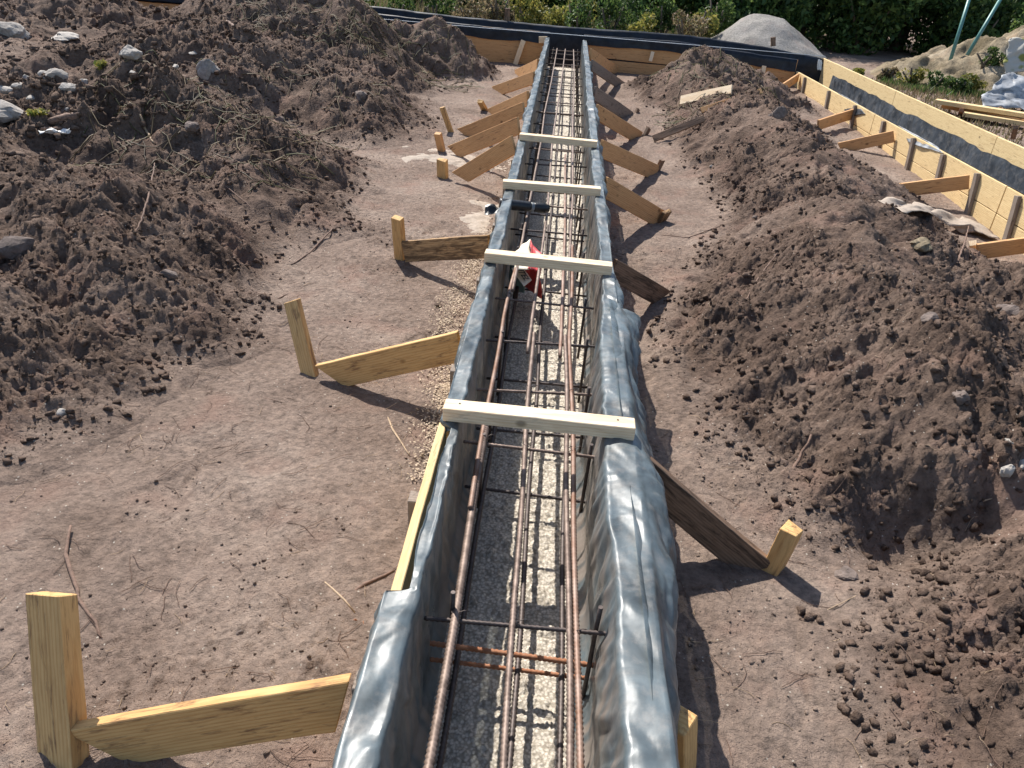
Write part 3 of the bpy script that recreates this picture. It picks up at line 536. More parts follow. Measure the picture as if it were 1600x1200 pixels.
def sheet(name, cs, m, n=12, wob=.009, seed=0, th=.002):
    P = np.zeros((n, n, 3)); c = [Vector(q) for q in cs]
    for i in range(n):
        for j in range(n):
            u, v = i/(n-1), j/(n-1); q = c[0].lerp(c[1], u).lerp(c[3].lerp(c[2], u), v); W3 = (lambda a, b, s_: float(fbm(np.array(a), np.array(b), 4, s_))*1.8) if n > 9 else (lambda a, b, s_: float(vn(np.array(a), np.array(b), s_))); P[i, j] = (q.x+wob*W3(u*3+seed, v*3., 5), q.y+wob*W3(u*3., v*3+seed, 8), q.z+wob*W3(u*2.5+seed, v*2.5, 9))
    o = link(name, surf(name, P, m)); md = o.modifiers.new('t', 'SOLIDIFY'); md.thickness = th; return o
T = at(827, 373, .335)
par(sheet('cream_panel', [at(799, 397, .325), T, at(827, 420, .31), at(806, 424, .30)], mCream, seed=1), r)
par(sheet('red_panel', [T+Vector((.001, .0, .001)), at(847, 402, .32), at(845, 425, .29), at(826, 420, .31)], mRed, seed=2), r)
par(sheet('red_panel', [at(818, 408, .27), at(846, 412, .27), at(845, 466, .05), at(817, 446, .08)], mRed, seed=3), r)
par(sheet('grey_panel', [at(797, 412, .20), at(820, 424, .20), at(820, 458, .05), at(794, 454, .05)], mGreyPaper, seed=4, wob=.003), r)
lp = par(sheet('label_panel', [at(799, 420, .27), at(812, 411, .27), at(812, 411, .27)+at(818, 448, .235)-at(799, 420, .27), at(818, 448, .235)], mCream, seed=4, wob=.001), r)
tx = bpy.data.curves.new('printed_letters', 'FONT'); tx.offset = .0006; tx.body = 'LITEL'; tx.size = .054; tx.extrude = .0006; tx.materials.append(mInk); to = bpy.data.objects.new('printed_letters', tx); C.objects.link(to); me_ = bpy.data.meshes.new_from_object(to); bpy.data.objects.remove(to); to = link('printed_letters', me_)
c0_, c1_, c3_ = at(799, 420, .27), at(812, 411, .27), at(818, 448, .235); A0 = c0_.lerp(c3_, .06)+(c1_-c0_)*.22; A1 = A0+(c3_-c0_); A2 = A0+(c1_-c0_); ex = (A1-A0).normalized(); nz = ex.cross((A2-A0)).normalized(); ey = nz.cross(ex); mm = Matrix.Identity(4)
for i, v in enumerate((ex, ey, nz)):
    for j in range(3): mm[j][i] = v[j]
for j in range(3): mm[j][3] = A0[j]+nz[j]*.014
to.matrix_basis = mm; par(to, r)
# ------------------------------------------------------------------ far wall
YF, YB = 12.30, 12.93
lowp = [atY(*q, YF) for q in ((200, -4), (380, 13), (770, 61), (1040, 80), (1190, 104), (1234, 110))]; topb = [atY(*q, YB) for q in ((200, -22), (400, -2), (590, 12), (720, 28), (890, 44), (1080, 57), (1190, 74), (1285, 93))]
zl = lambda x: np.interp(x, [p.x for p in lowp], [p.z for p in lowp]); ztb = lambda x: np.interp(x, [p.x for p in topb], [p.z for p in topb])
zf = lambda x: np.minimum(zl(x)+.15, ztb(x)-.03)
def wallfilm(xs, side, lab):
    Q = []
    for x in xs:
        row = []
        if side == 'front': prof = [(.05, -.30), (.04, -.1), (.03, 0), (-.0, .008), (-.02, -.005), (-.026, -.05), (-.03, -.10), (-.034, float(zl(x)-zf(x))+.012*float(vn(np.array(x*5.), np.array(0.), 3)))]; z0 = float(zf(x)); y0 = YF
        else: prof = [(-.035, -.62), (-.035, -.3), (-.034, -.15), (-.03, -.02), (-.005, .012), (.03, .014), (.07, -.03)]; z0 = float(ztb(x)); y0 = YB
        for k, (dy, dz) in enumerate(prof): row.append((x, y0+dy+.010*float(vn(np.array(x*4.), np.array(k*.8), 12)), z0+dz+.006*float(vn(np.array(x*6.), np.array(k*.5), 15))))
        Q.append(row)
    return tag(link('wall_film', surf('wall_film', np.array(Q), mBlack)), *lab)
def panel(x0, x1, y, ztf, zb, lab, m, nb=0, gap=None):
    r = root('formwork_panel', (x0, y, zb), lab, 'formwork', 'timber panels of the cross trench'); zt0, zt1 = float(ztf(x0)), float(ztf(x1))
    for j, (f0, f1) in enumerate(((0, .49), (.505, 1))):
        a = Vector((x0, y, zb+(zt0-zb)*(f0+f1)/2)); b = Vector((x1, y, zb+(zt1-zb)*(f0+f1)/2)); par(plank('board', a, b, (zt0+zt1-2*zb)/2*(f1-f0), .025, m), r)
    for q in range(nb):
        x = x0+(x1-x0)*(q+.5)/nb; par(plank('batten', (x, y-.034, zb-.03), (x+.05, y-.034, zb+.36), .055, .03, mPale, up=(1, 0, 0)), r)
    return r
zfb = lambda x: zf(x)-.012
panel(-9, -.27, YF, zfb, .10, 'orange board front of the far cross trench, left of the long trench', mOr, 0); panel(.27, 3.38, YF, zfb, .05, 'orange board front of the far cross trench, right of the long trench', mOr, 0)
panel(-9, 4.0, YB, lambda x: ztb(x)-.02, .05, 'back board of the far cross trench hidden by black film', mForm, 0)
wallfilm(np.arange(-9, -.24, .05), 'front', ('black film hung over the far cross trench front, left part', 'plastic film', 'black films of the cross trench')); wallfilm(np.arange(.25, 3.40, .04), 'front', ('black film hung over the far cross trench front, right part up to the corner', 'plastic film', 'black films of the cross trench')); wallfilm(np.arange(-9, 4.02, .05), 'back', ('black film lining the back of the far cross trench, pale dusty top edge', 'plastic film', 'black films of the cross trench'))
Q = [[(x, YF-.03+.05, z) for z in np.linspace(.1, .62, 6)] for x in np.linspace(-.26, .26, 8)]
for (a_, b_, w_, lab) in (((805, 101), (818, 63), .07, 'pale peg leaning on the far wall, left of the long trench'), ((1190, 122), (1194, 103), .06, 'pale peg on the far wall near the corner, behind the soil heap'), ((1016, 96), (1020, 81), .05, 'pale peg on the far wall right of the long trench')):
    tag(plank('peg', atY(*a_, YF-.12), atY(*b_, YF-.07), w_, .03, mPale, up=(1, 0, 0)), lab, 'peg', 'pegs on the far wall')
tag(plank('wood_block', atY(842, 62, YF-.04), atY(855, 62, YF-.04), .09, .06, mPale), 'small white wood block on the far wall at the trench junction', 'wood block')
tag(plank('peg', atY(792, 33, YB+.1), atY(793, 13, YB+.1), .08, .04, mOld, up=(1, 0, 0)), 'dark peg standing behind the black far wall', 'peg', 'pegs on the far wall'); tag(plank('peg', atY(1208, 72, YB+.1), atY(1208, 58, YB+.1), .07, .04, mOld, up=(1, 0, 0)), 'dark peg in front of the grey sand pile', 'peg', 'pegs on the far wall')
s0 = [atY(x, y, YF-.10) for x, y in ((380, 3), (600, 30), (760, 44), (900, 55), (1080, 70), (1290, 88))]
tag(tube('string_line', s0, .004, mRope, 4), 'pale string line stretched along the black far wall', 'string line')
# ------------------------------------------------------------------ right trench
XN, XF = 3.40, 3.95; YR0, YR1 = 3.6, 12.30
def rn_top(y): return float(np.interp(y, [4.5, 12.3], [.375, .36]))
_a, _b = atX(1600, 231, XF), atX(1290, 92, XF)
def rf_top(y): return float(_a.z+(_b.z-_a.z)*(y-_a.y)/(_b.y-_a.y))
secs = [(YR0, 6.0), (6.01, 8.9), (8.91, 12.26)]
for i, (a, b) in enumerate(secs):
    r = root('formwork_panel', (XN, a, .1), ['nearest', 'middle', 'farthest'][i]+' yellow board panel of the right trench near side, with grey battens', 'formwork', 'near side panels of the right trench')
    for z0, z1 in ((-.04, .16), (.166, .37)): par(plank('board', (XN, a, (z0+z1)/2), (XN, b, (z0+z1)/2), z1-z0, .025, mForm), r)
    for q in range(4 if i < 2 else 3):
        y = a+(b-a)*(q+.45)/(4 if i < 2 else 3)+random.uniform(-.08, .08); par(plank('batten', (XN-.033, y-.03, -.03), (XN-.033, y+.04, .36), .055, .03, [mGrey, mGrey, mBrick, mGrey][q] if i == 0 else mGrey, up=(0, 1, 0)), r)
r = root('formwork_panel', (XF, YR0, .1), 'tall pale yellow board lining the outer side of the right trench', 'formwork', 'outer side boards of the right trench')
for a, b in ((YR0, 7.4), (7.405, 9.9), (9.905, 12.98)):
    for z0, z1 in ((-.30, -.005), (0, None)):
        if z1 is None: pa, pb, w = Vector((XF, a, rf_top(a)-.20)), Vector((XF, b, rf_top(b)-.20)), .40
        else: pa, pb, w = Vector((XF, a, -.12)), Vector((XF, b, -.12)), .2
        par(plank('board', pa, pb, w, .028, mForm, warp=.001), r)
ysR = np.arange(YR0, 12.3, .03); Q = []
for y in ysR:
    top = rf_top(y)-.155+.02*float(vn(np.array(y*2.), np.array(0.), 21))+.01*float(vn(np.array(y*7.), np.array(0.), 22)); row = []
    for k, (x, z) in enumerate([(XF-.02, top), (XF-.022, top-.08), (XF-.03, top-.2), (XF-.10, -.02), (XF-.28, -.035), (XN+.08, -.02), (XN+.03, .15), (XN+.02, .30), (XN+.014, rn_top(y)-.03), (XN+.006, rn_top(y)+.004), (XN-.002, rn_top(y)+.005)]):
        w = .022*float(vn(np.array(y*5.), np.array(k*.8), 23)) if 0 < k < 8 else 0; row.append((x-abs(w)*(k < 4), y, z+w*.7))
    Q.append(row)
tag(link('film_liner', surf('film_liner', np.array(Q), mDkFilm)), 'crumpled charcoal film lying inside the right trench', 'plastic film')
# film folds over near board
for (c_, lab, m_) in ((((1305, 150), (1318, 184), (1352, 178), (1335, 160)), 'triangular grey film corner folded over the right trench side, before a black tip', mDkFilm), (((1398, 203), (1420, 222), (1475, 240), (1455, 228)), 'pale grey film fold lying over the middle of the right trench side', mSilver)):
    P_ = [atX(*q, XN-.022) for q in c_]; P_[0].x = P_[3].x = XN; P_[0].z = P_[3].z = .385; P_[1].x = P_[2].x = XN-.028
    tag(sheet('film_fold', P_, m_, 14, .008, 3), lab, 'film fold')
RBr = [((1247, 121, .30), (1214, 143), 'farthest brace of the right trench'), ((1332, 178, .27), (1277, 196), 'second brace of the right trench from the corner'), ((1397, 213, .26), (1310, 232), 'middle brace of the right trench'), ((1514, 284, .25), (1362, 303), 'long brace of the right trench above the torn paper'), ((1625, 380, .25), (1524, 394), 'brace of the right trench cut by the right picture edge')]
for e, f, lab in RBr:
    b = at(*e); b = atX(e[0], e[1], XN-.035); a = at(f[0], f[1], .08 if f[0] > 1300 else .22); tag(plank('brace', a, b, .115, .026, mOr if f[0] < 1360 else mStain if False else mOr, cut0=.03), lab, 'brace', 'braces of the right trench')
tag(plank('stake', at(1361, 303, .03), at(1360, 288, .12), .05, .04, mPale, up=(1, 0, 0)), 'pale stake end at the foot of the long right trench brace', 'stake', 'stakes driven in at the brace feet'); tag(plank('stake', at(1522, 396, .02), at(1520, 380, .12), .05, .04, mPale, up=(1, 0, 0)), 'pale stake end at the foot of the brace cut by the picture edge', 'stake', 'stakes driven in at the brace feet')
# loose planks on the right heap
def lay(px0, px1, w, th, m_, lab, lift=.03, cat='plank', nm='loose_plank', up=(0, -.75, .66)):
    a = onT(*px0); b = onT(*px1); a.z += lift; b.z += lift; n = Vector((0, 0, 1)); s = (b-a).normalized().cross(n).normalized(); return tag(plank(nm, a, b, th, w, m_, up=up), lab, cat, 'loose planks')
lay((1062, 166), (1142, 149), .11, .03, mPale, 'bright short plank lying on the soil heap right of the trench', .06); lay((1095, 176), (1190, 146), .06, .02, mOr, 'thin orange strip under the bright plank on the soil heap', .02); lay((1020, 222), (1100, 190), .07, .02, mOld, 'dark old lath lying on the flank of the right soil heap', .03)
# lumber stack
for (a, b, z, m_, lab) in (((1462, 158), (1640, 186), .30, mForm, 'top long plank of the lumber stack beyond the right trench'), ((1475, 165), (1640, 196), .24, mOr, 'second plank of the lumber stack, under the top one'), ((1505, 178), (1650, 200), .22, mForm, 'front plank of the lumber stack, behind a short dark peg')):
    tag(plank('long_plank', at(*a, z), at(*b, z), .05, .15, m_), lab, 'plank', 'planks of the lumber stack')
tag(plank('peg', at(1502, 182, .12), at(1502, 172, .28), .05, .04, mBrick, up=(1, 0, 0)), 'short reddish peg at the lumber stack', 'peg', 'pegs beyond the right trench'); tag(plank('peg', at(1583, 215, .25), at(1587, 199, .45), .05, .04, mOld, up=(1, 0, 0)), 'dark peg behind the outer board at the right edge', 'peg', 'pegs beyond the right trench')
# ------------------------------------------------------------------ sand pile, bank, tarp, poles
def pile(name, cx, cy_, rx, ry, h, zb, m_, lab, cat, sp=.05, rough=.03, top=.12, sk_=0):
    def zfun(X, Y):
        u = (X-cx)/rx; v = (Y-cy_)/ry; u = u+sk_*(1-np.hypot(u, v)); d = np.hypot(u, v)*(1+.12*fbm(X*.8, Y*.8, 2, 501)); q = np.clip(1+top*.5-np.sqrt(d*d+top*top), 0, 1); return zb-.03+h*q/(1-top*.5)+rough*fbm(X*3, Y*3, 4, 505)*np.minimum(1, q*5)
    o = link(name, grid(name, np.arange(cx-rx*1.15, cx+rx*1.15, sp), np.arange(cy_-ry*1.15, cy_+ry*1.15, sp), zfun, m_)); return tag(o, lab, cat)
pile('sand_pile', 3.80, 16.2, 1.25, 1.4, .82, .10, mSand, 'smooth pale grey sand pile behind the corner of the black film wall', 'sand pile', .04, .07, .42, .12)
pile('soil_bank', 8.5, 15.2, 2.9, 2.0, 1.05, .05, mBank, 'rough sandy soil bank with weeds at the upper right', 'soil bank', .035, .26, .15); pile('gravel_ridge', .8, 14.2, 1.9, .5, .30, .28, mSand, 'thin ridge of grey gravel behind the far wall', 'gravel ridge', .04, .05, .15)
for a, b, lab in (((1480, 110), (1517, -10), 'left teal steel pole leaning in the soil bank'), ((1503, 100), (1566, -6), 'right teal steel pole leaning more steeply to the right')):
    tag(tube('steel_pole', [atY(*a, 14.9), atY(*b, 15.2)], .03, mTeal, 10), lab, 'pole', 'teal poles in the soil bank')
def cloth(name, cs, m_, lab, cat, wob, n=26, seed=2): o = sheet(name, cs, m_, n, wob, seed, .006); return tag(o, lab, cat)
cloth('tarpaulin', [atY(1528, 160, 11.2), atY(1560, 112, 12.0), atY(1660, 112, 12.0), atY(1660, 200, 11.2)], mSilver, 'crumpled silver grey tarpaulin over a stack at the right edge', 'tarpaulin', .10)
mSpot, n_, b_ = mat('spotted cloth'); v_ = N(n_, 'ShaderNodeTexVoronoi'); v_.inputs['Scale'].default_value = 6; n_.links.new(worldpos(n_), v_.inputs['Vector']); n_.links.new(ramp(n_, v_.outputs['Distance'], [(.30, (.22, .22, .05)), (.42, (.45, .42, .36))]), b_.inputs['Base Color']); b_.inputs['Roughness'].default_value = .8
cloth('spotted_cloth', [atY(1568, 112, 12.4), atY(1572, 58, 12.7), atY(1660, 56, 12.7), atY(1660, 118, 12.4)], mSpot, 'pale cloth with olive green spots hanging at the right edge', 'cloth', .05)
# pale scraps near the right trench
for cs, m_, lab in (([(1362, 314), (1430, 322), (1470, 342), (1410, 334)], mSpill, 'torn pale paper strip under the long right trench brace'), ([(1440, 330), (1505, 345), (1560, 378), (1500, 366)], mSpill, 'crumpled beige sacking along the foot of the right trench')):
    P_ = [onT(*q)+Vector((0, 0, .025)) for q in cs]; tag(sheet('paper_scrap', P_, m_, 14, .03, 5), lab, 'scrap', 'pale scraps')
tag(sheet('paper_scrap', [atY(1277, 93, 12.2), atY(1284, 94, 12.2), atY(1283, 110, 12.2), atY(1277, 109, 12.2)], mWhite, 10, .01, 5), 'white scrap at the inner corner where the two trenches meet', 'scrap', 'pale scraps')
# ------------------------------------------------------------------ stones, clods
RK = [((99, 58), (.26, .16, .05), mStone, 'large flat whitish slab over a dark hollow, upper left'), ((202, 86), (.11, .09, .07), mStone, 'whitish stone right of the flat slab'), ((325, 114), (.13, .12, .13), mStoneG, 'round grey speckled stone between the left heaps'),
 ((84, 120), (.12, .08, .09), mStoneG, 'blocky grey rubble piece in the left rubble field'), ((70, 118), (.05, .05, .04), mStone, 'small chip left of the blocky rubble piece'), ((40, 124), (.045, .04, .04), mStone, 'bright small stone at the left, upper of two'), ((30, 134), (.06, .045, .03), mStone, 'bright stone at the left, lower of two'), ((108, 137), (.09, .06, .035), mStone, 'flat pale rubble piece below the blocky one'),
 ((132, 129), (.05, .045, .035), mStone, 'pale rubble piece right of the blocky one'), ((8, 176), (.22, .12, .10), mStoneG, 'big grey white boulder cut by the left edge'), ((50, 152), (.07, .03, .02), mStone, 'thin pale stone splinter in the rubble field'), ((15, 50), (.3, .2, .14), mStoneG, 'grey boulder in the upper left corner'), ((10, 144), (.12, .08, .05), mStone, 'pale stone at the left edge above the boulder'), ((207, 113), (.05, .03, .02), mStone, 'pale flake beyond the yellow green weed'), ((272, 105), (.07, .04, .02), mStone, 'pale flat stone left of the round stone'), ((303, 83), (.08, .04, .02), mStone, 'white flake on the slope above the round stone'), ((107, 172), (.035, .025, .02), mStone, 'tiny white stone above the rotten log'),
 ((100, 645), (.028, .022, .022), mStone, 'grey white stone low on the left near heap'), ((564, 154), (.10, .08, .085), mClod, 'rounded brown boulder right of the left back heap'), ((28, 388), (.13, .09, .07), mClod, 'large dark clod at the left edge in the shaded hollow'), ((375, 990), (.014, .012, .012), mClod, 'small dark clod on the bare ground'), ((1576, 488), (.085, .06, .055), mClod, 'large dark clod at the right edge'), ((1440, 383), (.13, .08, .04), mBank, 'flat tan slab near the foot of the right trench'),
 ((1215, 182), (.10, .08, .10), mClod, 'angular clod crowning the middle right heap'), ((1574, 738), (.030, .028, .036), mStone, 'left of two white pebbly stones at the right edge'), ((1597, 728), (.034, .03, .034), mStone, 'right of two white pebbly stones, at the picture edge'), ((1578, 690), (.024, .016, .012), mStone, 'flat grey stone above the two white ones'), ((1395, 914), (.011, .008, .006), mWhite, 'tiny white pebble near the pit on the right'), ((1320, 900), (.05, .04, .035), mClod, 'brown clod between the split stake and the pit'), ((1190, 912), (.022, .02, .014), mClod, 'clod at the base of the split stake'), ((265, 430), (.05, .03, .03), mClod, 'dark clod on the left near slope'), ((1112, 260), (.03, .02, .015), mStoneG, 'small grey stone on the earth right of the braces'), ((745, 372), (.02, .015, .01), mStone, 'pale pebble beside the wood chips'), ((40, 60), (.09, .06, .05), mClod, 'dark clod beside the upper left boulder'), ((440, 190), (.07, .06, .05), mClod, 'dark clod on the crest of the left middle heap'), ((300, 200), (.08, .06, .05), mClod, 'dark lump in the hollow of the left middle heap'), ((1450, 500), (.05, .04, .035), mClod, 'brown clod on the right heap flank'), ((1500, 620), (.045, .04, .035), mClod, 'brown clod above the white stones on the right'), ((1180, 340), (.03, .025, .02), mClod, 'clod on the smooth flank of the near right heap')]
for i, (px, s, m_, lab) in enumerate(RK):
    p = onT(*px); cat = 'clod' if m_ == mClod else 'stone'; s = tuple(v*.86 for v in s); o = rock('soil_clod' if m_ == mClod else 'stone', p+Vector((0, .0, s[2]*.05)), s, m_, i+3, .4); tag(o, lab, cat, 'clods lying about' if m_ == mClod else 'stones lying about')
# rotten wood, scrap
def stick(pts, r, m_, lab, cat='stick', nm='stick', lift=None, rs=None):
    P_ = [onT(*p) for p in pts]; P_ = [p+Vector((0, 0, (r*.8 if lift is None else lift[i]))) for i, p in enumerate(P_)]
    o = tube(nm, P_, r, m_, 7, sub=.03, jit=r*.45, rs=rs or [r*.7, r*1.1, r*.9, r*.6]); return tag(o, lab, cat, 'sticks and roots on the ground')
stick([(75, 195), (115, 188), (150, 180)], .03, mRoot, 'reddish brown rotten log below the yellow green sprout'); stick([(62, 205), (100, 203)], .015, mRoot, 'short dark stick left of the white scrap')
P_ = [onT(*q)+Vector((0, 0, .03)) for q in ((60, 212), (75, 206), (110, 208), (100, 215))]; tag(sheet('paper_scrap', P_, mWhite, 10, .03, 2), 'white scrap next to the rotten log', 'scrap', 'pale scraps')
stick([(112, 830), (103, 870), (115, 905), (128, 950), (150, 975), (158, 998)], .006, mRoot, 'knotted brown root behind the near left stake', lift=[.02, .01, .02, .01, .008, .004]); stick([(525, 943), (570, 915), (617, 892)], .006, mRoot, 'thick brown root lying beside the trench film'); stick([(528, 938), (560, 915), (590, 905)], .004, mRoot, 'thinner root against the thick brown one')
stick([(455, 415), (485, 395), (520, 358), (550, 350)], .005, mRoot, 'forked thin twig left of the streaky brace'); stick([(428, 470), (455, 458), (478, 462)], .004, mRoot, 'thin twig above the slim stake')
stick([(605, 648), (612, 670), (640, 712)], .004, mStraw, 'pale bent twig below the second left brace'); stick([(603, 640), (640, 620), (670, 616)], .003, mStraw, 'fine twig arching over the bent one'); stick([(405, 620), (440, 630)], .003, mRoot, 'short dark twig in the open ground')
stick([(205, 375), (222, 350), (235, 318), (246, 280)], .005, mRoot, 'tall thin root sticking out of the left heap', lift=[0, .02, .05, .10]); stick([(348, 288), (385, 318), (410, 340)], .004, mRoot, 'thin twig on the right flank of the left middle heap'); stick([(218, 180), (228, 205), (240, 225)], .009, mStraw, 'pale stick on the crest of the left middle heap'); stick([(355, 35), (375, 52), (390, 65)], .016, mRoot, 'dark stick on the far left slope')
stick([(1228, 755), (1245, 728), (1262, 700)], .007, mRoot, 'brown stick leaning over the pit on the right', lift=[.0, .03, .06]); stick([(1500, 797), (1530, 785), (1556, 778)], .0035, mStraw, 'pale straw below the two white stones'); stick([(1068, 1002), (1150, 1008), (1240, 1014), (1310, 1000), (1345, 975)], .0016, mStraw, 'long fine pale rootlet on the near right ground'); stick([(1210, 1012), (1280, 960), (1340, 930), (1410, 918)], .0014, mStraw, 'fine pale rootlet crossing the long one'); stick([(1340, 975), (1344, 955), (1348, 940)], .003, mRoot, 'short brown rootlet where the fine ones meet')
stick([(1165, 470), (1185, 435), (1215, 395), (1235, 375)], .004, mRoot, 'thin root arching up the near right heap'); stick([(1035, 368), (1075, 372), (1130, 352)], .004, mRoot, 'dark twig lying right of the frayed wedge'); stick([(1494, 415), (1504, 388), (1508, 370)], .006, mRoot, 'thin twig standing before the right trench', lift=[0, .03, .08]); stick([(1280, 1055), (1310, 1075), (1350, 1100)], .0018, mStraw, 'thin straw near the near right corner'); stick([(1382, 1140), (1390, 1105)], .0022, mStraw, 'short upright straw near the near right corner'); stick([(560, 1065), (545, 1050), (515, 1020)], .003, mStraw, 'splinter sticking up at the end of the nearest brace', lift=[.25, .26, .26]); stick([(215, 665), (222, 690)], .002, mStraw, 'tiny straw on the open ground left')
# red brown leaf
P_ = [onT(*q)+Vector((0, 0, .006)) for q in ((545, 975), (553, 968), (568, 974), (560, 984))]; tag(sheet('dry_leaf', P_, mRust, 8, .006, 2, .001), 'crumpled orange brown leaf beside the near film flap', 'leaf')
# rootlets
def tiny(name, n, regions, rad, m_, lab, cat, ln=(.04, .16)):
    Vs, Fs, off = [], [], 0
    for _ in range(n):
        x0, x1, y0, y1 = regions[RNG.integers(len(regions))]; x, y = RNG.uniform(x0, x1), y0+(y1-y0)*RNG.random()**1.4
        if abs(x) < .36: continue
        L = RNG.uniform(*ln); a = RNG.random()*6.28; k = 5; pts = []
        for i in range(k): pts.append((x, y)); x += math.cos(a)*L/k; y += math.sin(a)*L/k; a += RNG.normal()*.3
        pts = np.array(pts); z = Z(pts[:, 0], pts[:, 1])+rad*1.5+RNG.random()*.006; P = np.c_[pts, z]; T_ = np.gradient(P, axis=0); s = np.cross(T_, [0, 0, 1.]); s /= np.linalg.norm(s, axis=1)[:, None]+1e-9
        V = np.concatenate([P-s*rad, P+s*rad, P+[0, 0, rad*1.4]], 0); 
        for i in range(k-1):
            for (p, q) in ((0, k), (k, 2*k), (2*k, 0)): Fs.append((off+p+i, off+p+i+1, off+q+i+1, off+q+i))
        Vs.append(V); off += 3*k
    return tag(link(name, npmesh(name, np.concatenate(Vs), np.array(Fs), m_)), lab, cat, kind='stuff')
tiny('rootlets', 620, [(-1.7, -.4, 1, 5), (.4, 1.6, 1, 5), (-2.8, -1.3, 2.3, 7)], .0010, mRoot, 'fine brown rootlets scattered over the earth', 'rootlets'); tiny('straw_bits', 300, [(-1.7, -.4, 1, 7), (.4, 1.8, 1, 7)], .0008, mStraw, 'fine straw bits scattered over the earth', 'straw', (.02, .09)); tiny('heap_roots', 900, [(-2.6, -1.1, 9.6, 11.6), (-4, -2.3, 9.5, 11), (1.2, 2.6, 8.5, 11), (-3.5, -1.8, 5, 8)], .004, mDry, 'dry roots and grass tangled on the far heaps', 'dry roots', (.1, .5))
# wood chips
n = 5200; py = RNG.uniform(0, 1, n); X = -.33-np.abs(RNG.normal(0, .055, n))-.10*np.sin(py*3.1)*RNG.random(n)-.09*RNG.random(n)*(py > .4)*(py < .8); Yc = 2.2+py*2.9; s = RNG.uniform(.0018, .006, n)
k4 = np.array([(-1, -.5, 0), (1, -.5, 0), (1, .5, 0), (-1, .5, 0)])*1.; a = RNG.random(n)*6.28; tl = RNG.normal(0, .5, n); V = k4[None]*s[:, None, None]; ca, sa = np.cos(a)[:, None], np.sin(a)[:, None]
V = np.stack([V[..., 0]*ca-V[..., 1]*sa, V[..., 0]*sa+V[..., 1]*ca, V[..., 0]*np.sin(tl)[:, None]], -1)+np.stack([X, Yc, Z(X, Yc)+.006+.008*RNG.random(n)], -1)[:, None]
tag(link('wood_chips', npmesh('wood_chips', V.reshape(-1, 3), np.arange(n*4).reshape(n, 4), mChip)), 'pale wood chips and sawdust heaped along the left side of the trench', 'wood chips', kind='stuff')
def spill(cs, lab, sd): 
    c_ = [onT(*q) for q in cs]; cx = sum(p.x for p in c_)/len(c_); cyy = sum(p.y for p in c_)/len(c_); rx = (max(p.x for p in c_)-min(p.x for p in c_))/2; ry = (max(p.y for p in c_)-min(p.y for p in c_))/2
    X, Y = np.arange(cx-rx*1.5, cx+rx*1.5, .012), np.arange(cyy-ry*1.5, cyy+ry*1.5, .012)
    rr = lambda X, Y: np.hypot((X-cx)/rx, (Y-cyy)/ry)+1.5*fbm(X*8, Y*8, 5, sd)
    o = link('dried_slurry', grid('dried_slurry', X, Y, lambda X, Y: G(X, Y)-.004+.016*np.clip(1-rr(X, Y), -.8, 1), mSpill, keep=lambda X, Y: rr(X, Y) < .85)); tag(o, lab, 'dried slurry', 'dried slurry patches')
spill([(735, 365), (740, 320), (765, 305), (775, 360)], 'pale dried slurry patch left of the trench by the black sleeve', 520); spill([(640, 240), (700, 232), (790, 262), (700, 255)], 'thin crust of pale debris beyond the orange braces', 530)
# ------------------------------------------------------------------ plants
def foliage(n, r, size, lumps, seed, flat=.0, up=0.):
    g = np.random.default_rng(seed); L = g.normal(0, 1, (lumps, 3)); L /= np.linalg.norm(L, axis=1)[:, None]; L *= g.uniform(.25, .75, (lumps, 1)); rad = g.uniform(.28, .5, lumps)
    i = g.integers(lumps, size=n); d = g.normal(0, 1, (n, 3)); d /= np.linalg.norm(d, axis=1)[:, None]; P = (L[i]+d*(rad[i]*g.uniform(.55, 1.05, n)**.6)[:, None])*np.array(r)
    P[:, 2] = np.where(P[:, 2] < -r[2]*.98, -r[2]*.6, P[:, 2]); a = g.normal(0, 1, (n, 3)); a[:, 2] += up; a /= np.linalg.norm(a, axis=1)[:, None]; b = np.cross(a, g.normal(0, 1, (n, 3))); b /= np.linalg.norm(b, axis=1)[:, None]
    s = size*g.uniform(.6, 1.3, (n, 1)); V = np.stack([P-a*s, P+b*s*.5, P+a*s, P-b*s*.5], 1); return V.reshape(-1, 3), np.arange(n*4).reshape(n, 4)
def bush(x, y, z, r, n, size, m_, lab, cat='bush', grp=None, nm='bush', seed=0, lumps=14, trunk=True, up=0.):
    o = root(nm, (x, y, z), lab, cat, grp); V, F = foliage(n, r, size, lumps, seed, up=up); V = V+[x, y, z+r[2]*(.82 if r[2] > 1.1 else .95)]
    par(link('crown', npmesh('crown', V, F, m_)), o)
    if trunk:
        g = random.Random(seed); P_ = []
        bm_ = None
        for q in range(4 if r[2] < 1.5 else 5):
            a = g.random()*6.28; e = (x+math.cos(a)*r[0]*.5, y+math.sin(a)*r[1]*.5, z+r[2]*g.uniform(.9, 1.5)); par(tube('stem' if r[2] < 1.2 else 'trunk', [(x, y, z-.05), (x+.1*(e[0]-x), y+.1*(e[1]-y), z+r[2]*.4), e], .012 if r[2] < 1.2 else .05, mBark, 6, sub=.3, jit=.01, rs=[.06*r[2]**.7, .015]), o)
    return o
orde = ['first', 'second', 'third', 'fourth', 'fifth', 'sixth', 'seventh', 'eighth', 'ninth', 'tenth', 'eleventh', 'twelfth', 'thirteenth', 'fourteenth', 'fifteenth', 'sixteenth', 'seventeenth', 'eighteenth', 'nineteenth', 'twentieth', 'twenty-first', 'twenty-second', 'twenty-third', 'twenty-fourth', 'twenty-fifth', 'twenty-sixth', 'twenty-seventh', 'twenty-eighth']
desc = {id(mLeafY): 'yellow flowering', id(mLeaf): 'green leafy', id(mDry): 'dry brown', id(mLeafD): 'dark green'}
